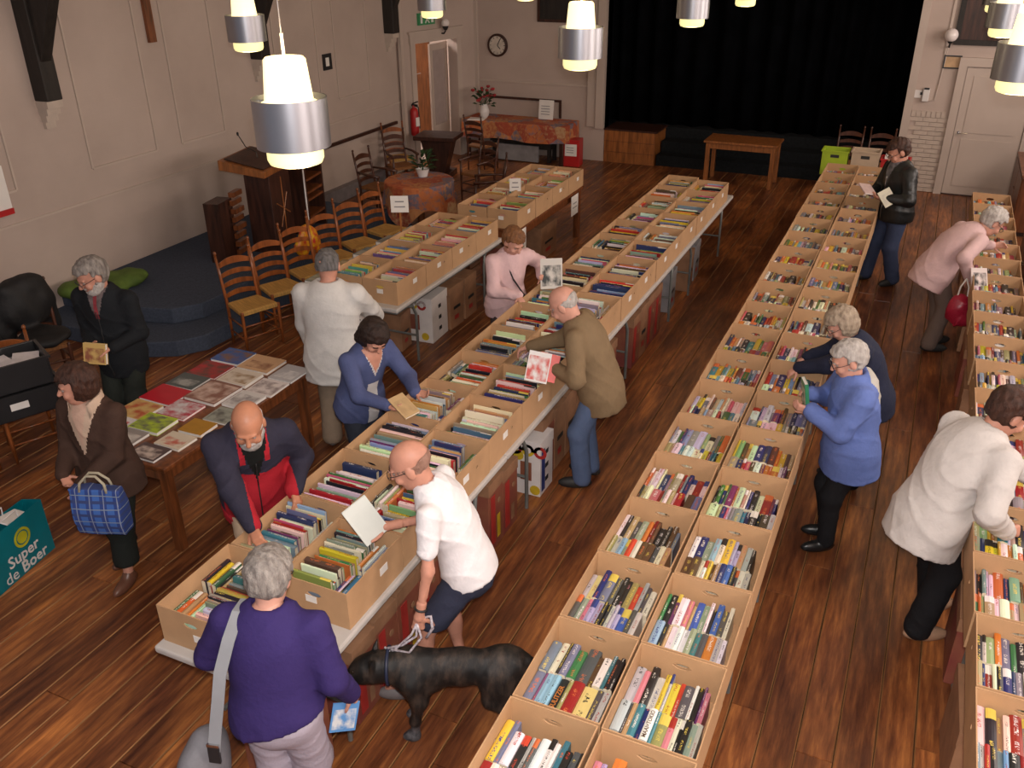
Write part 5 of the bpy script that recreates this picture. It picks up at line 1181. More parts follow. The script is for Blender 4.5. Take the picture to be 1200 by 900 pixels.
FB = [  # x, y, w, l, colour, ink, words
 (-5.16, 5.36, .30, .24, (.03, .10, .32), (.20, .10, .06), 'blue art book with brown portrait'), (-4.84, 5.34, .32, .26, (.58, .36, .20), (.25, .10, .05), 'tan illustrated book'), (-4.52, 5.30, .24, .26, (.45, .44, .45), (.7, .68, .66), 'grey and white art book'),
 (-5.18, 5.09, .30, .25, (.42, .02, .03), (.12, .05, .04), 'red art book with dark emblem'), (-4.84, 5.06, .30, .23, (.66, .58, .48), (.30, .18, .08), 'cream book with brown oval picture'), (-4.53, 5.02, .26, .24, (.68, .62, .60), (.25, .2, .2), 'white book with sketch drawing'),
 (-5.20, 4.84, .28, .22, (.08, .10, .10), (.35, .36, .34), 'dark grey book with pale figures'), (-4.86, 4.76, .32, .32, (.24, .11, .08), (.60, .45, .38), 'large brown book with a face on its cover'), (-4.55, 4.76, .24, .24, (.62, .60, .58), (.3, .28, .28), 'pale book with grey drawing'),
 (-5.19, 4.58, .32, .25, (.48, .015, .03), (.46, .015, .03), 'plain bright red hardback'), (-4.54, 4.50, .22, .20, (.30, .32, .27), (.10, .10, .09), 'grey-green book with dark figure'),
 (-5.20, 4.30, .28, .24, (.60, .42, .16), (.45, .10, .05), 'orange and cream illustrated book'), (-4.90, 4.44, .27, .24, (.45, .04, .07), (.6, .58, .58), 'crimson book with pale photograph'), (-4.58, 4.27, .22, .18, (.40, .20, .02), (.36, .18, .02), 'plain ochre book'),
 (-5.21, 4.07, .24, .22, (.70, .66, .66), (.50, .05, .06), 'white booklet with red stroke'), (-4.93, 4.18, .28, .22, (.42, .55, .04), (.12, .12, .1), 'lime green book with black photograph'), (-4.60, 4.06, .24, .18, (.64, .56, .44), (.5, .12, .08), 'cream book with a red signature'),
 (-4.98, 3.95, .27, .20, (.30, .27, .25), (.55, .52, .48), 'grey book with pale photograph'), (-4.66, 3.97-.11, .26, .17, (.10, .07, .07), (.55, .46, .40), 'dark book with portrait photograph'),
 (-5.19, 3.86, .26, .18, (.14, .15, .16), (.3, .32, .33), 'slate grey art book')]
zz = {}
for i, (x, y, w, l, c, k, wd) in enumerate(FB): flat_book(x, y, .7515+(.0 if i % 2 else .0), w-.002, l+.012, rb_.uniform(.014, .03), rb_.uniform(-.03, .03), c, k, wd+' lying on the red-brown table')
o = flat_book(-4.95, 3.79, .7515, .22, .075, .02, 0, (.02, .018, .016), (.02, .018, .016), 'black hardback lying at the balcony end of the red-brown table')
for y, c, k, wd in ((7.22, (.24, .26, .22), (.45, .42, .30), 'grey-green picture book nearest the balcony'), (7.66, (.26, .19, .09), (.48, .38, .22), 'brown and gold picture book'), (8.12, (.10, .16, .19), (.42, .40, .34), 'teal picture book'), (8.60, (.30, .29, .26), (.16, .17, .15), 'pale grey picture book nearest the stage')):
    flat_book(-5.49, y, TH, .36, .28, .045, rb_.uniform(-.15, .15), c, k, wd+" lying flat beside the children's boxes", group="flat picture books on the children's table")
# signs on the book tables
def sign(loc, rz, w, h, label, stick=0, tilt=0):
    t = thing('paper_sign', label, 'sign', loc, rz); MB().box((0, 0, 0), (w, .004, h), (tilt, 0, 0)).obj('card', 'paper', t)
    for k, f in enumerate((.5, .62)): MB().box((0, -.0035, .03-.06*k), (w*f, .002, .014), (tilt, 0, 0)).obj('text_line', 'print_grey', t)
    if stick: MB().box((0, .006, -h/2-stick/2+.03), (.02, .008, stick), (0, 0, 0)).obj('stick', 'orange_wood', t)
    return t
sign((-5.30, 8.45, 1.30), math.radians(25), .20, .19, "white card sign on a stick beside the children's books", .54)
sign((-4.82, 10.55, 1.06), math.radians(25), .15, .17, 'small white card sign standing among boxes on the dark table', .12)
sign((-4.358, 11.55, .58), PI/2, .26, .28, 'white paper sign hanging from the stage end of the dark table')
sign((-4.358, 9.75, .60), PI/2, .2, .3, 'white paper sign hanging from the balcony end of the dark table')
sign((-4.95, 6.845, .62), 0, .36, .22, "white paper sign with two text lines hanging below the children's books")
# ---------------------------------------------------------------- boxes stored under the tables
def banana_box(x, y, sx, sy, h, rz, label, kind, seed):
    t = thing('storage_box', label, 'box', (x, y, 0), rz, 'closed boxes stored under the tables'); rn = random.Random(seed)
    body = {'red': 'banana_red', 'brown': 'cardboard_dark', 'white': 'white_print', 'grey': 'print_grey'}[kind]
    MB().b2((-sx/2, -sy/2, .002), (sx/2, sy/2, h)).obj('carton', body, t, bevel=.004)
    MB().b2((-sx/2-.004, -sy/2-.004, h-.09), (sx/2+.004, sy/2+.004, h+.004)).obj('lid', body if kind != 'red' else 'cardboard_dark', t)
    e = sx/2+.002
    if kind == 'red':
        MB().b2((e-.001, -sy*.36, h*.10), (e+.002, -sy*.08, h*.80)).obj('print_panel', 'print_red', t); MB().b2((e, sy*.05, h*.12), (e+.002, sy*.25, h*(.3+.2*rn.random()))).obj('print_patch', 'print_yellow' if seed % 3 == 0 else 'cardboard_dark', t)
        MB().lathe([(.022, 0), (.022, .003)], (0, 0, 0), 12).obj('print_spot', 'cardboard_dark', t, loc=(e+.002, sy*.18, h*.66), rot=(0, PI/2, 0))
    elif kind == 'white':
        q = MB()
        for k_ in range(3): q.lathe([(.055, 0), (.055, .003), (.028, .003), (.028, 0)], (-.10+.105*k_, 0, 0), 14, k_ % 2, cap=False)
        q.obj('print_letters', ['print_red', 'print_yellow'], t, loc=(0, -sy/2-.001, h*.84), rot=(PI/2, 0, 0))
        MB().b2((-sx*.28, -sy/2-.002, h*.28), (sx*.16, -sy/2+.001, h*.62)).obj('hand_slot', 'banana_red', t); [MB().lathe([(.045, 0), (.045, .003)], (fx, fz, 0), 12).obj('print_fruit', 'print_yellow', t, loc=(0, -sy/2-.001, h*.72), rot=(PI/2, 0, 0)) for fx, fz in ((-sx*.35, 0), (sx*.3, -.30))]
        for k_ in range(3): MB().b2((e, -.03, h*(.2+.25*k_)), (e+.002, .03, h*(.28+.25*k_))).obj('print_patch', 'print_black', t)
        if seed % 2: MB().b2((e, -sy*.4, h*.08), (e+.002, -sy*.15, h*.85)).obj('print_stripe', 'print_blue', t)
    else:
        MB().b2((e, -sy*.25, h*.45), (e+.002, sy*.25, h*.52)).obj('print_panel', 'print_black', t); MB().b2((e, -sy*.2, h*.20), (e+.002, sy*.1, h*.3)).obj('print_patch', 'print_red', t)
    return t
y = 2.46; i = 0
LEGY = [2.40+2.4625*k_+o_ for k_ in range(4) for o_ in (.44, 2.0225)]
kinds = ['red', 'red', 'red', 'red', 'red', 'red', 'red', 'red', 'red', 'brown', 'brown', 'brown', 'red', 'red', 'red', 'brown', 'red', 'red']
while y < 9.3:
    sy = rb_.uniform(.235, .275); kd = kinds[i % len(kinds)]
    if all(abs(y+sy/2-ly) > sy/2+.05 for ly in LEGY) and abs(y+sy/2-5.62) > .16:
        banana_box(-2.56, y+sy/2, .40, sy-.008, rb_.uniform(.55, .60), rb_.uniform(-.02, .02), '%s fruit carton, %s from the balcony, standing on end under the dog row' % ({'red': 'red printed', 'brown': 'plain brown'}[kd], ordinal(i+1)), kd, i)
        i += 1
    y += sy
banana_box(-2.42, 5.62, .22, .26, .50, 0, 'white carton with blue and yellow print under the dog row by tan-jacketed man', 'white', 3)
o = MB().b2((-.0, -.07, -.09), (.003, .07, .09)).obj('green_note', 'print_green', loc=(-2.354, 4.22, .40)); tag(o, 'bright green paper note stuck on a red carton', 'note')
for j, (x, y_, kd, lab) in enumerate(((-2.62, 9.75, 'grey', 'grey box standing under the stage end of the dog row'), (-2.60, 10.50, 'brown', 'brown box beside the grey box under the dog row'), (-2.62, 10.9, 'grey', 'dark grey box farthest under the dog row'))): banana_box(x, y_, .40, .30, .48, .05, lab, kd, j)
banana_box(-4.78, 7.92, .46, .38, .52, .05, "white fruit carton with red and yellow print under the children's books", 'white', 2)
banana_box(-4.92, 7.52, .34, .24, .42, .1, "plain brown carton in front of the white fruit carton", 'brown', 4)
banana_box(-4.72, 8.30, .38, .30, .50, -.03, "plain brown carton behind the white fruit carton", 'brown', 5); banana_box(-4.72, 8.64, .38, .30, .50, .02, "brown carton under the stage end of the children's table", 'brown', 6)
banana_box(-4.85, 10.2, .40, .55, .48, .03, 'red carton under the dark wooden table at its balcony end', 'red', 7); banana_box(-4.70, 10.95, .40, .55, .46, .0, 'brown carton under the middle of the dark wooden table', 'brown', 8)
for j in range(9): banana_box(.88, 2.98+1.002*(j+1)+(-.06 if j % 2 else .06), .40, .50, .50, rb_.uniform(-.03, .03), '%s carton on the floor, %s from the balcony, under the single box row' % (('red' if j % 2 else 'brown'), ordinal(j+1)), 'red' if j % 2 else 'brown', 20+j)
# wooden cupboards beyond the single box row
def cupboard(x, y, sx, sy, h, label):
    t = thing('wooden_cupboard', label, 'cupboard', (x, y, 0)); MB().b2((-sx/2, -sy/2, .06), (sx/2, sy/2, h)).obj('body', 'red_wood', t, bevel=.006); MB().b2((-sx/2-.02, -sy/2-.02, h), (sx/2+.02, sy/2+.02, h+.03)).obj('top', 'red_wood', t, bevel=.006); MB().b2((-sx/2+.03, -sy/2+.03, 0), (sx/2-.03, sy/2-.03, .06)).obj('plinth', 'dark_wood', t)
    for s in (-1, 1):
        d_ = MB().b2((-sx/2-.012, s*sy/4-sy/4+.02, .10), (-sx/2, s*sy/4+sy/4-.02, h-.04)).obj('door', 'red_wood', t); MB().lathe([(.012, 0), (.014, .02)], n=10).obj('knob', 'chrome', d_, loc=(-sx/2-.012, s*.05, h*.6), rot=(0, -PI/2, 0))
    return t
cupboard(1.62, 15.2, .6, 1.6, .85, 'red-brown wooden cupboard standing beside the right-hand white door'); cupboard(1.55, 11.6, .5, 1.5, .80, 'red-brown wooden cupboard with small ornaments beyond the single box row'); cupboard(1.50, 9.2, .5, 1.5, .80, 'red-brown wooden cupboard beyond the pink-shirted man')
for j, (x, y_, s) in enumerate(((1.40, 11.3, .05), (1.45, 11.75, .06), (1.40, 12.1, .045), (1.42, 9.6, .06))):
    lab_ = ('smallest white jug on the cupboard with ornaments', 'widest white jug on the cupboard with ornaments', 'short white jug at the stage end of the ornament cupboard', 'white jug on the cupboard beyond the pink-shirted man')[j]
    o = MB().lathe([(s*.5, 0), (s, s*.5), (s*.9, s*1.3), (s*.4, s*1.8), (s*.5, s*2.2)], n=14).obj('small_jug', 'white_ceramic', loc=(x, y_, .83), smooth=True); tag(o, lab_, 'jug', 'white jugs on the cupboards')
# ================================================================ THE VISITORS
def rad(a): return math.radians(a)
def lc(xy, th, w):
    d = (w[0]-xy[0], w[1]-xy[1]); return (d[0]*math.sin(th)-d[1]*math.cos(th), d[0]*math.cos(th)+d[1]*math.sin(th), w[2])
def vneck(depth=.30, slope=.22, idx=1, ymin=.02):
    def f(q1, q0, armd, wrd):
        r = np.zeros(len(q1), int); z = q1[:, 2]; m = (q1[:, 1] > ymin) & (z > -depth) & (np.abs(q1[:, 0]) < (depth+z)*slope) & (armd > .05); r[m] = idx; return r
    return f
cl = cloth
# 1 man in the dark jacket
xy = (-5.93, 4.86); th = rad(-74)
H1 = person('grey-haired bearded man in dark jacket holding a yellow book', xy, th, 1.76, g=.99, belly=.03, lean=8, head=(-36, 24), hR=lc(xy, th, (-5.92, 4.57, 1.06)), hL=lc(xy, th, (-5.70, 4.62, 1.08)), curlR=.7, curlL=.7, pnR=(-.2, 1, 0), pnL=(-1, -.3, 0), fdR=(-1, .2, -.1), fdL=(.9, .3, -.2), eR=(.3, -.5, -.8), eL=(-.3, -.5, -.8),
  top=dict(mat=cl('dark_jacket', (.012, .014, .017)), off=.024, hem=-.42, zip='print_black', res=.0105), topmats=[cl('dark_jacket', (.012, .014, .017)), cl('plaid_shirt', (.16, .13, .13), .3), cl('red_tie', (.25, .04, .05))], regions=lambda q1, q0, a, w_: np.where((np.abs(q1[:, 0]) < .012) & (q1[:, 1] > .02) & (q1[:, 2] > -.16) & (a > .05), 2, vneck(.18, .32)(q1, q0, a, w_)),
  legs=dict(mat=cl('dark_trousers', (.020, .024, .020))), hair=('full', 'hair_grey'), beard='hair_white', glasses=True, seed=1, collar=(cl('dark_jacket', (.012, .014, .017)), .045, .072))
# 2 woman in brown jacket with the plaid bag
xy = (-4.64, 3.50); th = rad(-82)
H2 = person('dark-haired woman in brown jacket carrying a blue plaid shopping bag', xy, th, 1.64, fem=True, g=1.01, belly=.02, lean=4, head=(-46, 10), hR=lc(xy, th, (-4.70, 3.20, .96)), hL=lc(xy, th, (-4.55, 3.22, .92)), curlR=.6, curlL=.8, pnR=(-.7, .3, .6), pnL=(.8, 0, .5), fdR=(-.8, .5, -.5), fdL=(.2, .7, -.8), eR=(.5, -.6, -.7), eL=(-.5, -.6, -.7), footL=(-.09, .16, 4), footR=(.08, -.08, -6),
  top=dict(mat=cl('brown_jacket', (.055, .030, .022)), off=.026, hem=-.36, flare=.05, res=.0105), topmats=[cl('brown_jacket', (.055, .030, .022)), cl('cream_fleece', (.50, .37, .28)), cl('beige_top', (.52, .35, .27))], regions=lambda q1, q0, a, w_: np.where(vneck(.26, .20)(q1, q0, a, w_) > 0, 2, vneck(.32, .34)(q1, q0, a, w_)),
  legs=dict(mat=cl('black_skirt', (.014, .017, .015)), cut=.86, wide=.03, name='trousers'), shoe=(mat('brown_leather', (.12, .05, .03), .4), 0), hair=('bob', 'hair_brown'), skin='skin', seed=2, collar=(cl('cream_fleece', (.50, .37, .28)), .085, .100, 1.5))
# 3 man in the white jacket, seen from behind
xy = (-4.23, 5.56); th = rad(112)
H3 = person('grey-haired man in off-white jacket and khaki trousers seen from behind', xy, th, 1.77, g=1.14, belly=.03, lean=4, head=(6, 12), hR=lc(xy, th, (-4.13, 6.10, 1.05)), hL=lc(xy, th, (-4.54, 5.66, .86)), curlL=.7, fdL=(0, .1, -1), footR=(.10, .02, -10), footL=(-.10, 0, 10),
  top=dict(mat=cl('off_white', (.60, .59, .57)), off=.032, hem=-.50, flare=.05), legs=dict(mat=cl('khaki', (.28, .21, .15))), shoe=(mat('grey_shoe', (.10, .08, .07), .5), 0), hair=('short', 'hair_greydark'), seed=3, collar=(cl('off_white', (.60, .59, .57)), .05, .075))
# 4 woman in the blue cardigan
xy = (-3.62, 5.02); th = rad(-20)
H4 = person('dark-haired woman in blue cardigan reading a thin tan book', xy, th, 1.63, fem=True, lean=20, curve=1.25, head=(-12, 44), hR=lc(xy, th, (-3.14, 4.66, 1.08)), hL=lc(xy, th, (-3.06, 4.92, 1.08)), curlR=.9, curlL=.9, pnR=(-.5, .2, 1), pnL=(.5, .2, 1), fdR=(-.2, 1, -.1), fdL=(-.4, 1, -.1), eR=(.8, -.5, -.7), eL=(-.8, -.5, -.7),
  top=dict(mat=cl('blue_cardigan', (.075, .095, .21)), off=.018, hem=-.28, name='cardigan', res=.0105), topmats=[cl('blue_cardigan', (.075, .095, .21)), cl('white_vest', (.62, .60, .60)), 'skin'], regions=lambda q1, q0, a, w_: np.where(vneck(.13, .5)(q1, q0, a, w_) > 0, 2, np.where((q1[:, 2] < -.24) & (q1[:, 1] > .03) & (np.abs(q1[:, 0]) < .05) & (a > .06), 1, vneck(.17, .42)(q1, q0, a, w_))),
  legs=dict(mat=cl('dark_jeans', (.03, .035, .05))), hair=('long', 'hair_dark'), seed=4)
# 5 bald man in navy and red jacket
xy = (-3.52, 3.66); th = rad(-42)
navy = cl('navy_anorak', (.030, .028, .048)); red_ = cl('red_anorak', (.40, .018, .030)); blk = cl('black_shirt', (.010, .011, .010))
def reg5(q1, q0, a, w_):
    r = np.zeros(len(q1), int); x, y, z = q1[:, 0], q1[:, 1], q1[:, 2]
    red = (z < -.20) & (z > -.60) & (np.abs(x) < .21) & (y > .0) & (a > .050); r[red] = 1
    col = (z > -.10) & (np.abs(x) < .09) & (np.abs(x) > .055) & (y > .02) & (a > .05); r[col] = 1
    v = vneck(.26, .26)(q1, q0, a, w_) > 0; r[v] = 2
    low = (q0[:, 2] < -.115) & (a > .06); r[low] = 1
    return r
H5 = person('bald white-bearded man in navy and red jacket leaning over the boxes', xy, th, 1.74, g=1.01, belly=.04, lean=24, curve=1.2, head=(-14, 30), neckf=.045, hR=lc(xy, th, (-3.12, 3.17, 1.03)), hL=lc(xy, th, (-3.16, 3.60, 1.02)), curlR=.9, curlL=.7, pnR=(-.6, -.1, -.8), pnL=(.6, -.1, -.8), fdR=(-.1, .9, -.5), fdL=(0, .9, -.5), eR=(.5, -.5, -.7), eL=(-.4, -.5, -.8),
  top=dict(mat=navy, off=.032, hem=-.44, flare=.03, zip='print_black', res=.0105), topmats=[navy, red_, blk], regions=reg5, legs=dict(mat=cl('beige_trousers', (.48, .36, .25))), hair=('bald', 'hair_white'), beard='hair_white', skin='skin_tan', seed=5, collar=(navy, .055, .085, 1.1))
# 6 person in the purple jumper, seen from behind
xy = (-2.27, 2.26); th = rad(106)
pur = cl('purple_jumper', (.036, .023, .115))
H6 = person('grey-haired person in purple jumper with grey shoulder strap seen from behind', xy, th, 1.66, g=1.12, belly=.02, lean=9, head=(2, 22), hR=lc(xy, th, (-2.03, 2.50, .84)), hL=lc(xy, th, (-2.50, 2.44, .98)), eL=(-1, -.55, -.3), eR=(.3, -.6, -.5), curlR=1.0, curlL=.8, fdR=(.1, .5, -.8), pnR=(-1, .2, 0),
  top=dict(mat=pur, off=.020, hem=-.12, cutn=(-.30, 0, 0), name='jumper'), legs=dict(mat=cl('lilac_trousers', (.40, .36, .43)), off=.018), hair=('full', 'hair_grey'), skin='skin_pale', glasses=True, seed=6, shoe=('grey_shoe', 0), collar=(pur, .05, .078, .3))
# 7 man in white T-shirt with the dog
xy = (-2.02, 3.50); th = rad(197)
tee = cl('white_tee', (.78, .76, .78)); teeb = cl('tee_print', (.30, .34, .42), .4)
def reg7(q1, q0, a, w_):
    r = np.zeros(len(q1), int); n_ = np.sin(q1[:, 0]*70)+np.sin(q1[:, 2]*55+q1[:, 0]*40); r[(q1[:, 1] > .05) & (np.abs(q1[:, 0]) < .085) & (q1[:, 2] > -.26) & (q1[:, 2] < -.09) & (n_ > .1)] = 1; r[(q1[:, 1] > .05) & (np.abs(q1[:, 0]+.0) < .03) & (q1[:, 2] > -.23) & (q1[:, 2] < -.13)] = 2; return r
H7 = person('balding man in white T-shirt and navy shorts holding a book and leash', xy, th, 1.74, g=.88, belly=.01, lean=22, curve=1.25, head=(6, 26), hR=lc(xy, th, (-2.36, 3.42, 1.10)), hL=lc(xy, th, (-2.02, 3.14, .80)), eL=(-.5, -.8, -.2), eR=(.6, -.6, -.6), curlR=.7, curlL=1.0, pnL=(1, .2, 0), pnR=(-.6, .2, .6), fdL=(0, .15, -1), fdR=(-.3, .9, .0), pel=(0, -.10, -.02), footR=(.10, -.02, -6), footL=(-.17, .27, 12),
  top=dict(mat=tee, off=.018, hem=-.14, sleeve=.30, name='t_shirt', res=.0105), topmats=[tee, teeb, cl('tee_blue', (.08, .16, .42))], regions=reg7, legs=dict(mat=cl('navy_shorts', (.035, .040, .070)), cut=.44, off=.022, name='shorts'), shoe=(mat('sandal', (.17, .15, .15), .6), 0), hair=('bald', 'hair_shaved'), glasses=True, skin='skin', seed=7)
q = MB(); G = H7['loc']; wv_ = np.array(G['WL']); dv = np.array(G['dL']); a1 = nrm(np.cross(dv, (1, 0, 0))); a2 = np.cross(dv, a1)
q.tube([wv_-dv*.035+(a1*math.cos(a)+a2*math.sin(a))*.031 for a in np.linspace(0, 2*PI, 17)], .007, 6, cap=False); q.obj('bracelet', 'black_plastic', H7['root'], smooth=True)
# 8 man in the tan jacket
xy = (-2.06, 5.88); th = rad(190)
tan = cl('tan_jacket', (.215, .150, .085))
H8 = person('bald man in tan jacket and jeans leaning over boxes with books under arm', xy, th, 1.75, g=.98, belly=.02, lean=22, curve=1.3, head=(-5, 38), hR=lc(xy, th, (-2.62, 6.02, 1.06)), hL=lc(xy, th, (-2.28, 5.66, 1.10)), eL=(-.7, -.7, -.5), eR=(.6, -.4, -.7), curlR=.8, curlL=1.0, pnL=(.9, -.3, .3), fdL=(.2, .9, .25), pnR=(-.4, 0, -1), fdR=(0, .9, -.45), pel=(0, -.08, -.01), footR=(.10, -.02, -8), footL=(-.10, .02, 12),
  top=dict(mat=tan, off=.026, hem=-.42), legs=dict(mat=cl('jeans', (.10, .145, .26)), wide=.018), shoe=('print_black', 0), hair=('bald', 'hair_white'), skin='skin_pale', seed=8, collar=(cl('dark_collar', (.05, .045, .045)), .055, .082))
# 9 woman in the pink shirt
xy = (-3.46, 7.34); th = rad(-38)
pk = cl('pink_shirt', (.66, .46, .47))
H9 = person('fair-haired woman in pink shirt with black strap holding a magazine', xy, th, 1.62, fem=True, g=1.02, lean=12, head=(12, 36), hR=lc(xy, th, (-3.20, 7.05, 1.03)), hL=lc(xy, th, (-3.14, 7.45, 1.10)), eR=(.9, -.5, -.5), eL=(-.9, -.5, -.5), curlR=.7, curlL=.9, pnR=(-.3, 0, -1), fdR=(0, .9, -.4), pnL=(.4, -.5, .2), fdL=(.2, .8, .1),
  top=dict(mat=pk, off=.020, hem=-.34, name='shirt'), legs=dict(mat=cl('dark_taupe', (.07, .05, .05))), hair=('full', 'hair_red'), skin='skin_pale', seed=9, collar=(pk, .045, .07, 1.0))
# 10 man in the black leather jacket
xy = (-.20, 11.66); th = rad(212)
lth = mat('black_leather', (.012, .014, .015), .38, var=.2, scale=12, bump=.3, bscale=40)
H10 = person('brown-haired man in black leather jacket reading an open book', xy, th, 1.80, g=1.08, lean=6, head=(-8, 32), hR=lc(xy, th, (-.52, 11.58, 1.16)), hL=lc(xy, th, (-.34, 11.36, 1.15)), eR=(.8, -.6, -.6), eL=(-.8, -.6, -.6), curlR=.8, curlL=.8, pnR=(-.5, -.2, 1), pnL=(.5, -.2, 1), fdR=(-.4, 1, .1), fdL=(.4, 1, .1), footR=(.16, .16, -10), footL=(-.10, -.06, 14),
  top=dict(mat=lth, off=.028, hem=-.24, zip='chrome'), topmats=[lth, cl('grey_plaid', (.20, .20, .22), .35)], regions=vneck(.24, .28), legs=dict(mat=cl('blue_jeans', (.045, .060, .115)), wide=.02), hair=('full', 'hair_brown'), glasses=True, seed=10, collar=(lth, .05, .08, 1.2))
# 11 man in the pink shirt
xy = (.42, 9.80); th = rad(26)
def stripe_shirt():
    m = cl('striped_shirt', (.60, .42, .42)); return m
H11 = person('white-haired man in pink striped shirt bent over the single box row', xy, th, 1.74, g=1.01, belly=.02, lean=40, curve=1.35, head=(0, 44), hR=lc(xy, th, (.62, 9.55, .92)), hL=lc(xy, th, (.80, 10.25, 1.06)), eR=(.6, -.8, -.3), eL=(-.6, -.6, -.6), curlR=.9, pnR=(-.8, 0, .4), fdR=(0, .6, -.7), pel=(0, -.12, -.02), footR=(.08, -.06, -10), footL=(-.10, .08, 8),
  top=dict(mat=stripe_shirt(), off=.024, hem=-.40, flare=.03, name='shirt'), legs=dict(mat=cl('taupe', (.17, .125, .105)), wide=.02), hair=('full', 'hair_white'), skin='skin_pale', glasses=True, seed=11, collar=(cl('shirt_collar', (.62, .55, .60)), .035, .072))
# 12 woman in navy behind the blue coat
xy = (-.12, 6.70); th = rad(200)
H12 = person('fair-haired woman in navy cardigan reaching into a paperback box', xy, th, 1.60, fem=True, g=1.08, lean=24, curve=1.3, head=(0, 38), hR=lc(xy, th, (-.55, 6.80, 1.02)), hL=lc(xy, th, (-.62, 6.62, .98)), eR=(.8, -.5, -.5), eL=(-.9, -.3, -.5), curlR=.8, curlL=.8, pnL=(.2, 0, -1), fdL=(0, .8, -.6), pnR=(-.2, 0, -1), fdR=(0, .8, -.5), pel=(0, -.06, 0),
  top=dict(mat=cl('navy_cardigan', (.020, .024, .048)), off=.022, hem=-.40, name='cardigan'), legs=dict(mat=cl('black_trousers', (.012, .012, .014))), hair=('bob', 'hair_greyblond'), skin='skin_pale', glasses=True, seed=12, collar=(cl('white_frill', (.62, .58, .56), .3), .04, .075))
# 13 woman in the blue coat
xy = (-.10, 5.84); th = rad(203)
blu = cl('blue_coat', (.125, .185, .46)); hood = cl('hood_lining', (.46, .44, .40))
def reg13(q1, q0, a, w_):
    r = np.zeros(len(q1), int); x, y, z = q1[:, 0], q1[:, 1], q1[:, 2]; r[(y < -.085) & (z > -.155) & (np.abs(x) < .12)] = 1; return r
H13 = person('grey-haired woman in blue hooded coat and black boots holding a book', xy, th, 1.63, fem=True, g=1.07, belly=.02, lean=8, head=(-2, 24), hR=lc(xy, th, (-.42, 5.88, 1.16)), hL=lc(xy, th, (-.39, 5.68, 1.13)), eR=(.7, -.6, -.6), eL=(-.7, -.7, -.5), curlR=.9, curlL=.9, pnL=(.9, -.2, .3), fdL=(.3, 1, .2), pnR=(-.9, -.2, .3), fdR=(-.3, 1, .3), footR=(.09, .03, -6), footL=(-.09, .09, 8),
  top=dict(mat=blu, off=.030, hem=-.46, flare=.05, hood=True, name='coat'), topmats=[blu, hood], regions=reg13, legs=dict(mat=cl('black_trousers', (.012, .012, .014)), wide=0), shoe=(mat('black_boot', (.010, .011, .012), .35), .5), hair=('full', 'hair_white'), skin='skin_pale', glasses=True, seed=13, collar=(cl('blue_scarf', (.30, .38, .58)), .05, .080))
# 14 man in the pale jacket
xy = (.50, 5.12); th = rad(38)
H14 = person('brown-haired man in pale grey jacket and black trousers searching the single row', xy, th, 1.80, g=1.03, belly=.04, lean=26, curve=1.3, head=(-8, 36), hR=lc(xy, th, (.82, 4.98, .96)), hL=lc(xy, th, (.95, 5.50, 1.06)), eR=(.5, -.7, -.6), eL=(-.7, -.6, -.5), curlR=.9, pnR=(-.8, 0, -.3), fdR=(-.1, .9, -.2), pel=(0, -.08, -.01), footR=(.09, -.06, -14), footL=(-.11, .18, 4),
  top=dict(mat=cl('pale_jacket', (.58, .55, .53)), off=.034, hem=-.44, flare=.05), legs=dict(mat=cl('black_trousers', (.012, .012, .014)), wide=.022), shoe=(mat('tan_shoe', (.40, .24, .15), .5), 0), hair=('full', 'hair_brown'), skin='skin', seed=14, collar=(cl('pale_jacket', (.58, .55, .53)), .055, .078), wr=.007)
# ---------------------------------------------------------------- what they hold
def held_book(loc, rot, w, l, t, base, ink, label, cat='book', seed=.5):
    o = flat_book(0, 0, 0, w, l, t, 0, base, ink, label, seed, 'held_book', 'things carried by visitors', cat); o.location = loc; o.rotation_euler = rot; return o
held_book((-5.81, 4.53, 1.04), (rad(75), 0, rad(14)), .20, .17, .03, (.62, .42, .14), (.30, .10, .05), 'yellow and tan book held by the man in dark jacket')
held_book((-3.00, 4.66, 1.10), (rad(12), rad(-10), rad(60)), .12, .24, .014, (.60, .42, .22), (.50, .34, .18), 'thin tan book held by the woman in blue cardigan')
held_book((-2.46, 3.34, 1.16), (rad(64), rad(-22), rad(62)), .16, .24, .022, (.62, .66, .62), (.60, .64, .60), 'pale book held open by the man in white T-shirt')
held_book((-2.36, 5.56, 1.13), (rad(66), rad(8), rad(14)), .17, .23, .02, (.72, .70, .68), (.55, .05, .03), 'white and red paperback held by the man in tan jacket', seed=.3)
held_book((-2.30, 5.60, 1.12), (rad(62), rad(14), rad(20)), .15, .21, .015, (.70, .05, .03), (.6, .05, .03), 'red booklet held behind the white paperback by tan-jacketed man')
held_book((-3.02, 7.42, 1.15), (rad(80), rad(0), rad(30)), .21, .29, .008, (.62, .60, .56), (.05, .06, .06), 'glossy magazine held by the woman in pink shirt', 'magazine')
held_book((-.56, 11.42, 1.22), (rad(18), rad(8), rad(32)), .15, .22, .018, (.66, .50, .48), (.60, .45, .44), 'open book held by the man in black leather jacket')
held_book((-.32, 11.33, 1.17), (rad(58), rad(-28), rad(30)), .15, .20, .02, (.60, .58, .46), (.50, .48, .40), 'cream book pressed to the black leather jacket')
held_book((.70, 9.40, .96), (rad(52), rad(0), rad(18)), .15, .22, .02, (.68, .60, .58), (.02, .02, .02), 'black and white book held by the man in pink striped shirt')
held_book((-.46, 5.74, 1.22), (rad(80), 0, rad(110)), .13, .20, .025, (.03, .20, .10), (.60, .60, .55), 'green and white book held by the woman in blue coat')
held_book((-2.07, 2.48, .68), (rad(85), rad(14), rad(45)), .13, .17, .006, (.10, .28, .58), (.65, .68, .70), 'blue and white leaflet held by the person in purple jumper', 'leaflet')
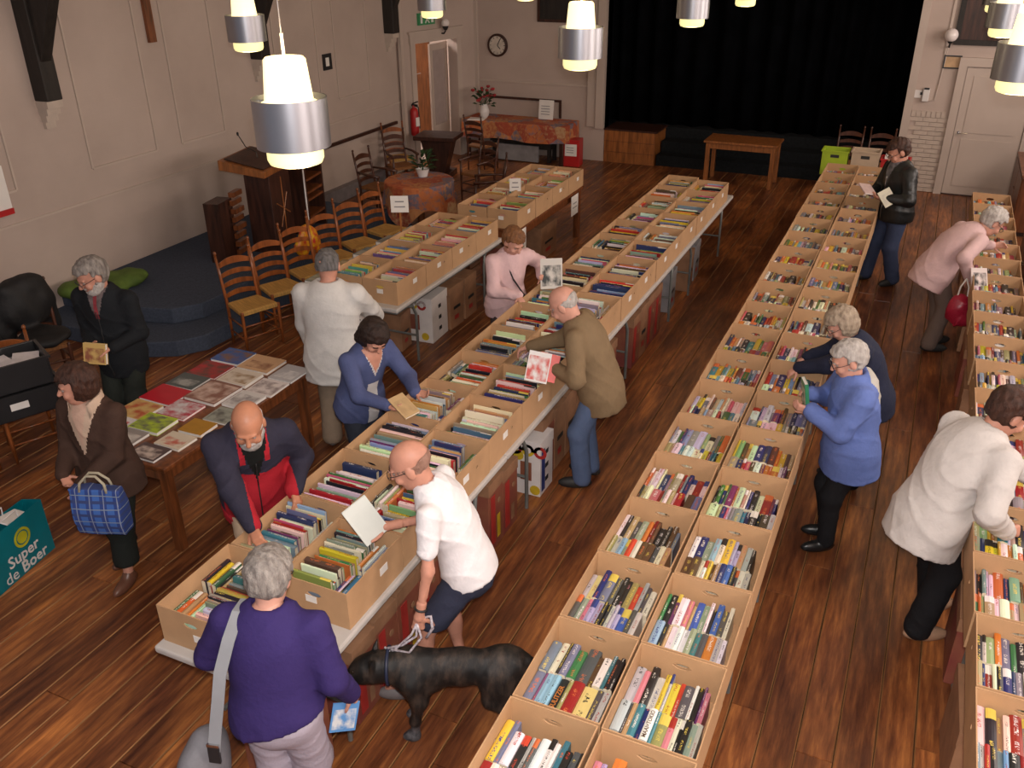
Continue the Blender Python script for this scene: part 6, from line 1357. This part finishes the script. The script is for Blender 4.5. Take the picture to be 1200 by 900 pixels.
# plaid shopping bag
def plaid_mat():
    m, t, b = nt('blue_plaid'); N = t.nodes; L = t.links; tc = N.new('ShaderNodeTexCoord'); sp = N.new('ShaderNodeSeparateXYZ'); L.new(tc.outputs['Object'], sp.inputs[0])
    def st(o_, f, ph, w_):
        a = N.new('ShaderNodeMath'); a.operation = 'MULTIPLY_ADD'; a.inputs[1].default_value = f; a.inputs[2].default_value = ph; L.new(o_, a.inputs[0]); s = N.new('ShaderNodeMath'); s.operation = 'FRACT'; L.new(a.outputs[0], s.inputs[0]); c = N.new('ShaderNodeMath'); c.operation = 'LESS_THAN'; c.inputs[1].default_value = w_; L.new(s.outputs[0], c.inputs[0]); return c.outputs[0]
    def mixc(f, A_, B_):
        x = N.new('ShaderNodeMix'); x.data_type = 'RGBA'; L.new(f, x.inputs[0])
        for i_, v in ((6, A_), (7, B_)):
            if isinstance(v, tuple): x.inputs[i_].default_value = (*v, 1)
            else: L.new(v, x.inputs[i_])
        return x.outputs[2]
    c = mixc(st(sp.outputs[0], 11, .1, .5), (.02, .05, .22), (.04, .12, .40)); c = mixc(st(sp.outputs[2], 11, .3, .22), c, (.03, .05, .16)); c = mixc(st(sp.outputs[0], 11, .35, .07), c, (.20, .24, .34)); c = mixc(st(sp.outputs[2], 11, .75, .07), c, (.20, .25, .30))
    L.new(c, b.inputs['Base Color']); b.inputs['Roughness'].default_value = .8; return m
MATS['plaid'] = plaid_mat()
t = thing('shopping_bag', 'blue plaid shopping bag hanging from the brown-jacketed woman\'s arm', 'bag', (-4.42, 3.20, .60), rad(20))
f = lambda P: np.maximum(np.maximum(np.abs(P[:, 0])-(.165+.02*(P[:, 2]-.15)), np.abs(P[:, 1])-.055-.02*np.sin(P[:, 2]*12)), np.abs(P[:, 2]-.17)-.17)+.006*wob(P, 22, 3)
sdf_obj('bag_body', f, ((-.24, -.13, -.04), (.24, .13, .40)), .012, ['plaid'], t)
for s in (-1, 1): MB().tube([(-.09, s*.04, .32), (-.08, s*.03, .38), (-.03, s*.02, .43), (.03, s*.02, .43), (.08, s*.03, .38), (.09, s*.04, .32)], .009, 6).obj('handle', cl('strap_cream', (.42, .38, .28)), t, smooth=True)
# teal carrier bag with its lettering
MATS['teal'] = mat('teal_paper', (.0, .165, .205), .45, var=.05)
t = thing('carrier_bag', 'teal carrier bag with yellow circle and white lettering on the floor', 'bag', (-5.40, 3.12, 0), rad(100.5))
q = MB(); W, D_, Hh = .30, .095, .42
q.v = [(-W, -D_, 0), (W, -D_, 0), (W, D_, 0), (-W, D_, 0), (-W*1.02, -D_*.9, Hh), (W*1.02, -D_*.9, Hh+.01), (W*1.02, D_*.9, Hh-.02), (-W*1.02, D_*.9, Hh)]
q.f = [(0, 1, 2, 3), (0, 1, 5, 4), (1, 2, 6, 5), (2, 3, 7, 6), (3, 0, 4, 7)]; q.m = [0]*5
o = q.obj('bag_body', 'teal', t); md = o.modifiers.new('t', 'SOLIDIFY'); md.thickness = .003
for s in (-1, 1): MB().tube([(-.1, s*.07, Hh-.04), (-.1, s*.06, Hh+.05), (.1, s*.06, Hh+.05), (.1, s*.07, Hh-.04)], .006, 6).obj('handle', 'white_print', t)
MB().box((.1, 0, Hh-.02), (.22, .11, .012), (.2, .25, .1)).obj('papers', 'paper', t)
mat('logo_yellow', (.52, .50, .02), .5)
fy = -D_-.004; tl = rad(90-1)
q = MB().lathe([(.075, 0), (.075, .002), (.056, .002), (.056, 0)], n=28, cap=False); q.obj('logo_ring', 'logo_yellow', t, loc=(.055, fy+.005, .275), rot=(PI/2, 0, 0)); MB().lathe([(.046, 0), (.046, .002)], n=24).obj('logo_disc', 'logo_yellow', t, loc=(.055, fy+.005, .275), rot=(PI/2, 0, 0))
text_mesh('lettering', 'Super', .125, 'white_print', t, (.17, fy+.001, .155), (PI/2, 0, 0), .0005, 'RIGHT', .0022)
text_mesh('lettering', 'Boer', .125, 'white_print', t, (.225, fy+.001, .055), (PI/2, 0, 0), .0005, 'RIGHT', .0022); text_mesh('lettering', 'de', .125, 'white_print', t, (-.06, fy+.001, .055), (PI/2, 0, 0), .0005, 'RIGHT', .0002)
# red bag of the pink-shirted man
t = thing('red_bag', 'red spotted carrier bag with white handles held by the pink-shirted man', 'bag', (.60, 9.46, .46), rad(20))
sdf_obj('bag_body', lambda P: smin(ellip(P, (0, 0, .14), (.13, .09, .16)), ellip(P, (.05, -.01, .05), (.12, .09, .08)), .05)+.012*wob(P, 26, 3)-.02*folds(P, 3, 1.6), ((-.2, -.16, -.05), (.22, .16, .34)), .012, [mat('red_bag', (.42, .015, .05), .35, scale=60, col2=(.30, .01, .03))], t)
for s in (-1, 1): MB().tube([(s*.05, 0, .27), (s*.04, 0, .38), (0, 0, .47)], .008, 6).obj('handle', 'paper', t)
# shoulder bag and strap of the person in purple
G = H6['loc']; mw = H6['mw']; k_ = G['k']
bk = -G['F2'][:, 1]; upv = G['F2'][:, 2]; rt_ = G['F2'][:, 0]; S = G['SL']
pts = [(S+rt_*.075+upv*.02-bk*.13, 0), (S+rt_*.085+upv*.095-bk*.03, 0), (S+rt_*.085+upv*.085+bk*.06, 0), (S+rt_*.07-upv*.01+bk*.142, 0), (S+rt_*.035-upv*.16+bk*.175, 0), (S+rt_*.02-upv*.30+bk*.188, 0), (S+rt_*.0-upv*.44+bk*.195, 0), (S-rt_*.012-upv*.55+bk*.20, 0)]
pts = [p for p, _ in pts]
t = thing('shoulder_bag', 'grey shoulder bag with wide strap carried by the person in purple', 'bag', (0, 0, 0)); t.matrix_world = mw
q = MB()
for i, p in enumerate(pts):
    tg = nrm(pts[min(i+1, len(pts)-1)]-pts[max(i-1, 0)]); nr = nrm(np.cross(tg, rt_)); wv = nrm(rt_-tg*(rt_@tg))*.029
    for a, b in ((-1, -1), (1, -1), (1, 1), (-1, 1)): q.v.append(tuple(p+wv*a+nr*b*.0022))
for i in range(len(pts)-1):
    for j in range(4): q.f.append((i*4+j, i*4+(j+1) % 4, i*4+4+(j+1) % 4, i*4+4+j)); q.m.append(0)
q.f += [(0, 1, 2, 3), tuple((len(pts)-1)*4+j for j in (3, 2, 1, 0))]; q.m += [0, 0]
q.obj('strap', mat('grey_web', (.25, .26, .28), .7, var=.05), t, smooth='auto')
pb = pts[-1]; Rm = Matrix([list(map(float, r)) for r in np.stack([G['F1'][:, 0], G['F1'][:, 1], G['F1'][:, 2]], 1)])
MB().box(pb+np.array((0, -.004, -.02)), (.055, .012, .085), Rm).obj('buckle', 'black_plastic', t); MB().box(pb+np.array((0, -.002, .035)), (.058, .010, .014), Rm).obj('slider', 'chrome', t)
c0 = pb+np.array((-.12, .08, -.22))
sdf_obj('bag_body', lambda P: np.maximum(ellip(P, c0, (.10, .19, .20)), -9)+.008*wob(P, 20, 2), (c0-.28, c0+.28), .016, [mat('grey_bag', (.17, .17, .19), .7, var=.1, bump=.2)], t)
# black strap and small pouch of the woman in pink
G = H9['loc']; t = thing('crossbody_pouch', 'black crossbody pouch worn by the woman in pink shirt', 'bag', (0, 0, 0)); t.matrix_world = H9['mw']
fw = G['F2'][:, 1]; rt_ = G['F2'][:, 0]; up_ = G['F2'][:, 2]; Cc = G['C7']
MB().tube([Cc+rt_*.09-fw*.06-up_*.0, Cc+rt_*.085+fw*.02+up_*.03, Cc+rt_*.07+fw*.10-up_*.05, Cc+rt_*.02+fw*.155-up_*.18, Cc-rt_*.06+fw*.165-up_*.30, Cc-rt_*.13+fw*.15-up_*.40], .008, 6).obj('strap', 'black_plastic', t); MB().box(Cc-rt_*.14+fw*.17-up_*.44, (.12, .05, .10)).obj('pouch', 'black_fabric', t, bevel=.012)
q = MB(); hc_ = np.array(H9['mw'].inverted() @ H9['HC'])
# wristwatch / bracelet of the T-shirt man, kept with his leash
# ---------------------------------------------------------------- dog
xy = (-1.84, 3.18); th = rad(205)
T = thing('dog', 'black brindle dog on a leash sniffing a hand', 'dog', (xy[0], xy[1], 0), th-PI/2)
def fdog(P):
    A3 = lambda *a: np.array(a, float)
    L = [ellip(P, (0, .20, .43), (.112, .17, .150)), ellip(P, (0, -.02, .465), (.098, .22, .115)), ellip(P, (0, -.27, .475), (.108, .15, .118)), cone(P, (0, .28, .48), (.0, .43, .475), .105, .084), ellip(P, (0, .485, .455), (.080, .095, .078)), cone(P, (0, .53, .425), (0, .655, .345), .052, .037)]
    for s in (-1, 1):
        L += [cone(P, (s*.075, .24, .42), (s*.085, .20, .30), .070, .048), cone(P, (s*.085, .20, .30), (s*.080, .23, .14), .040, .026), cone(P, (s*.080, .23, .14), (s*.080, .235, .035), .025, .024), ellip(P, (s*.080, .262, .024), (.034, .046, .026))]
        hy = 0 if s > 0 else .05
        L += [ellip(P, (s*.075, -.29+hy, .39), (.062, .105, .13)), cone(P, (s*.085, -.24+hy, .29), (s*.085, -.40+hy, .175), .045, .026), cone(P, (s*.085, -.40+hy, .175), (s*.085, -.375+hy, .04), .025, .023), ellip(P, (s*.085, -.345+hy, .024), (.033, .046, .026))]
    d = smin_many(L, .045)
    d = smin(d, smin(cone(P, (0, -.40, .50), (.02, -.50, .42), .032, .024), cone(P, (.02, -.50, .42), (.03, -.55, .24), .024, .012), .03), .03)
    for s in (-1, 1): d = smin(d, np.maximum(cone(P, (s*.055, .455, .515), (s*.080, .425, .585), .034, .010), np.abs(P[:, 1]-.442)-.014), .012)
    d = smin(d, cone(P, (0, .655, .350), (0, .668, .352), .022, .020), .01)
    return np.maximum(d, .001-P[:, 2])+.0025*wob(P, 60, 2)
def dogmat():
    m, t_, b = nt('dog_fur'); N = t_.nodes; L = t_.links; tc = N.new('ShaderNodeTexCoord'); mp = N.new('ShaderNodeMapping'); mp.inputs['Scale'].default_value = (6, 10, 4); L.new(tc.outputs['Object'], mp.inputs[0])
    n_ = N.new('ShaderNodeTexNoise'); n_.inputs['Scale'].default_value = 1.6; n_.inputs['Detail'].default_value = 8; n_.inputs['Roughness'].default_value = .7; L.new(mp.outputs[0], n_.inputs['Vector']); r = N.new('ShaderNodeValToRGB'); r.color_ramp.elements[0].position = .46; r.color_ramp.elements[1].position = .72; r.color_ramp.elements[0].color = (.009, .009, .009, 1); r.color_ramp.elements[1].color = (.080, .056, .042, 1)
    L.new(n_.outputs['Fac'], r.inputs[0]); L.new(r.outputs[0], b.inputs['Base Color']); b.inputs['Roughness'].default_value = .45
    n2 = N.new('ShaderNodeTexNoise'); n2.inputs['Scale'].default_value = 90; L.new(mp.outputs[0], n2.inputs['Vector']); bp = N.new('ShaderNodeBump'); bp.inputs['Strength'].default_value = .3; bp.inputs['Distance'].default_value = .01; L.new(n2.outputs['Fac'], bp.inputs['Height']); L.new(bp.outputs[0], b.inputs['Normal']); return m
MATS['dog'] = dogmat(); MATS['dog_grey'] = mat('dog_paw', (.10, .10, .11), .6, var=.4, scale=30)
sdf_obj('body', fdog, ((-.22, -.62, -.02), (.22, .72, .68)), .0105, ['dog', 'dog_grey'], T, lambda c: ((c[:, 2] < .12) & (c[:, 1] > 0)).astype(int))
for s in (-1, 1):
    MB().lathe([(.001, -.010), (.009, -.004), (.010, .002), (.001, .010)], n=10).obj('eye', mat('dog_eye', (.02, .012, .008), .1), T, loc=(s*.047, .555, .480), smooth=True)
MB().lathe([(.001, -.014), (.014, -.006), (.015, .004), (.001, .013)], n=10).obj('nose', 'black_plastic', T, loc=(0, .688, .352), smooth=True)
ring = [(.102*math.cos(a), .365+.0*math.sin(a), .478+.102*math.sin(a)) for a in np.linspace(0, 2*PI, 25)]
MB().tube(ring, .010, 6, cap=False).obj('collar', mat('blue_collar', (.02, .03, .07), .5), T, smooth=True); MB().tube([(0, .38, .375), (.01, .39, .36)], .012, 6).obj('tag', 'chrome', T)
# leash from his hand to the collar
mat('leash', (.62, .58, .62), .5, scale=60, col2=(.20, .17, .20)); hd = H7['WL']+Vector((-.01, -.02, -.08)); cw = T.matrix_world if False else Matrix.Translation((xy[0], xy[1], 0)) @ Matrix.Rotation(th-PI/2, 4, 'Z'); ck = cw @ Vector((.02, .365, .585))
q = MB()
for i, (dx, dz) in enumerate(((.0, .0), (.05, -.03), (-.05, .02))):
    mid = (hd+ck)/2+Vector((dx, -.02*i, -.05-.02*i)); q.tube([hd+Vector((0, .0, .03)), hd+Vector((dx*.6, -.01, -.05)), mid, ck+Vector((dx*.4, 0, 0))], .0075, 6)
q.tube([hd+Vector((.02, .03, .05)), hd+Vector((.06, .05, .06)), hd+Vector((.08, .03, .0)), hd+Vector((.05, .01, -.06))], .009, 6)
o = q.obj('leash', 'leash', smooth=True); tag(o, 'white striped rope leash from the T-shirt man to the dog', 'leash')
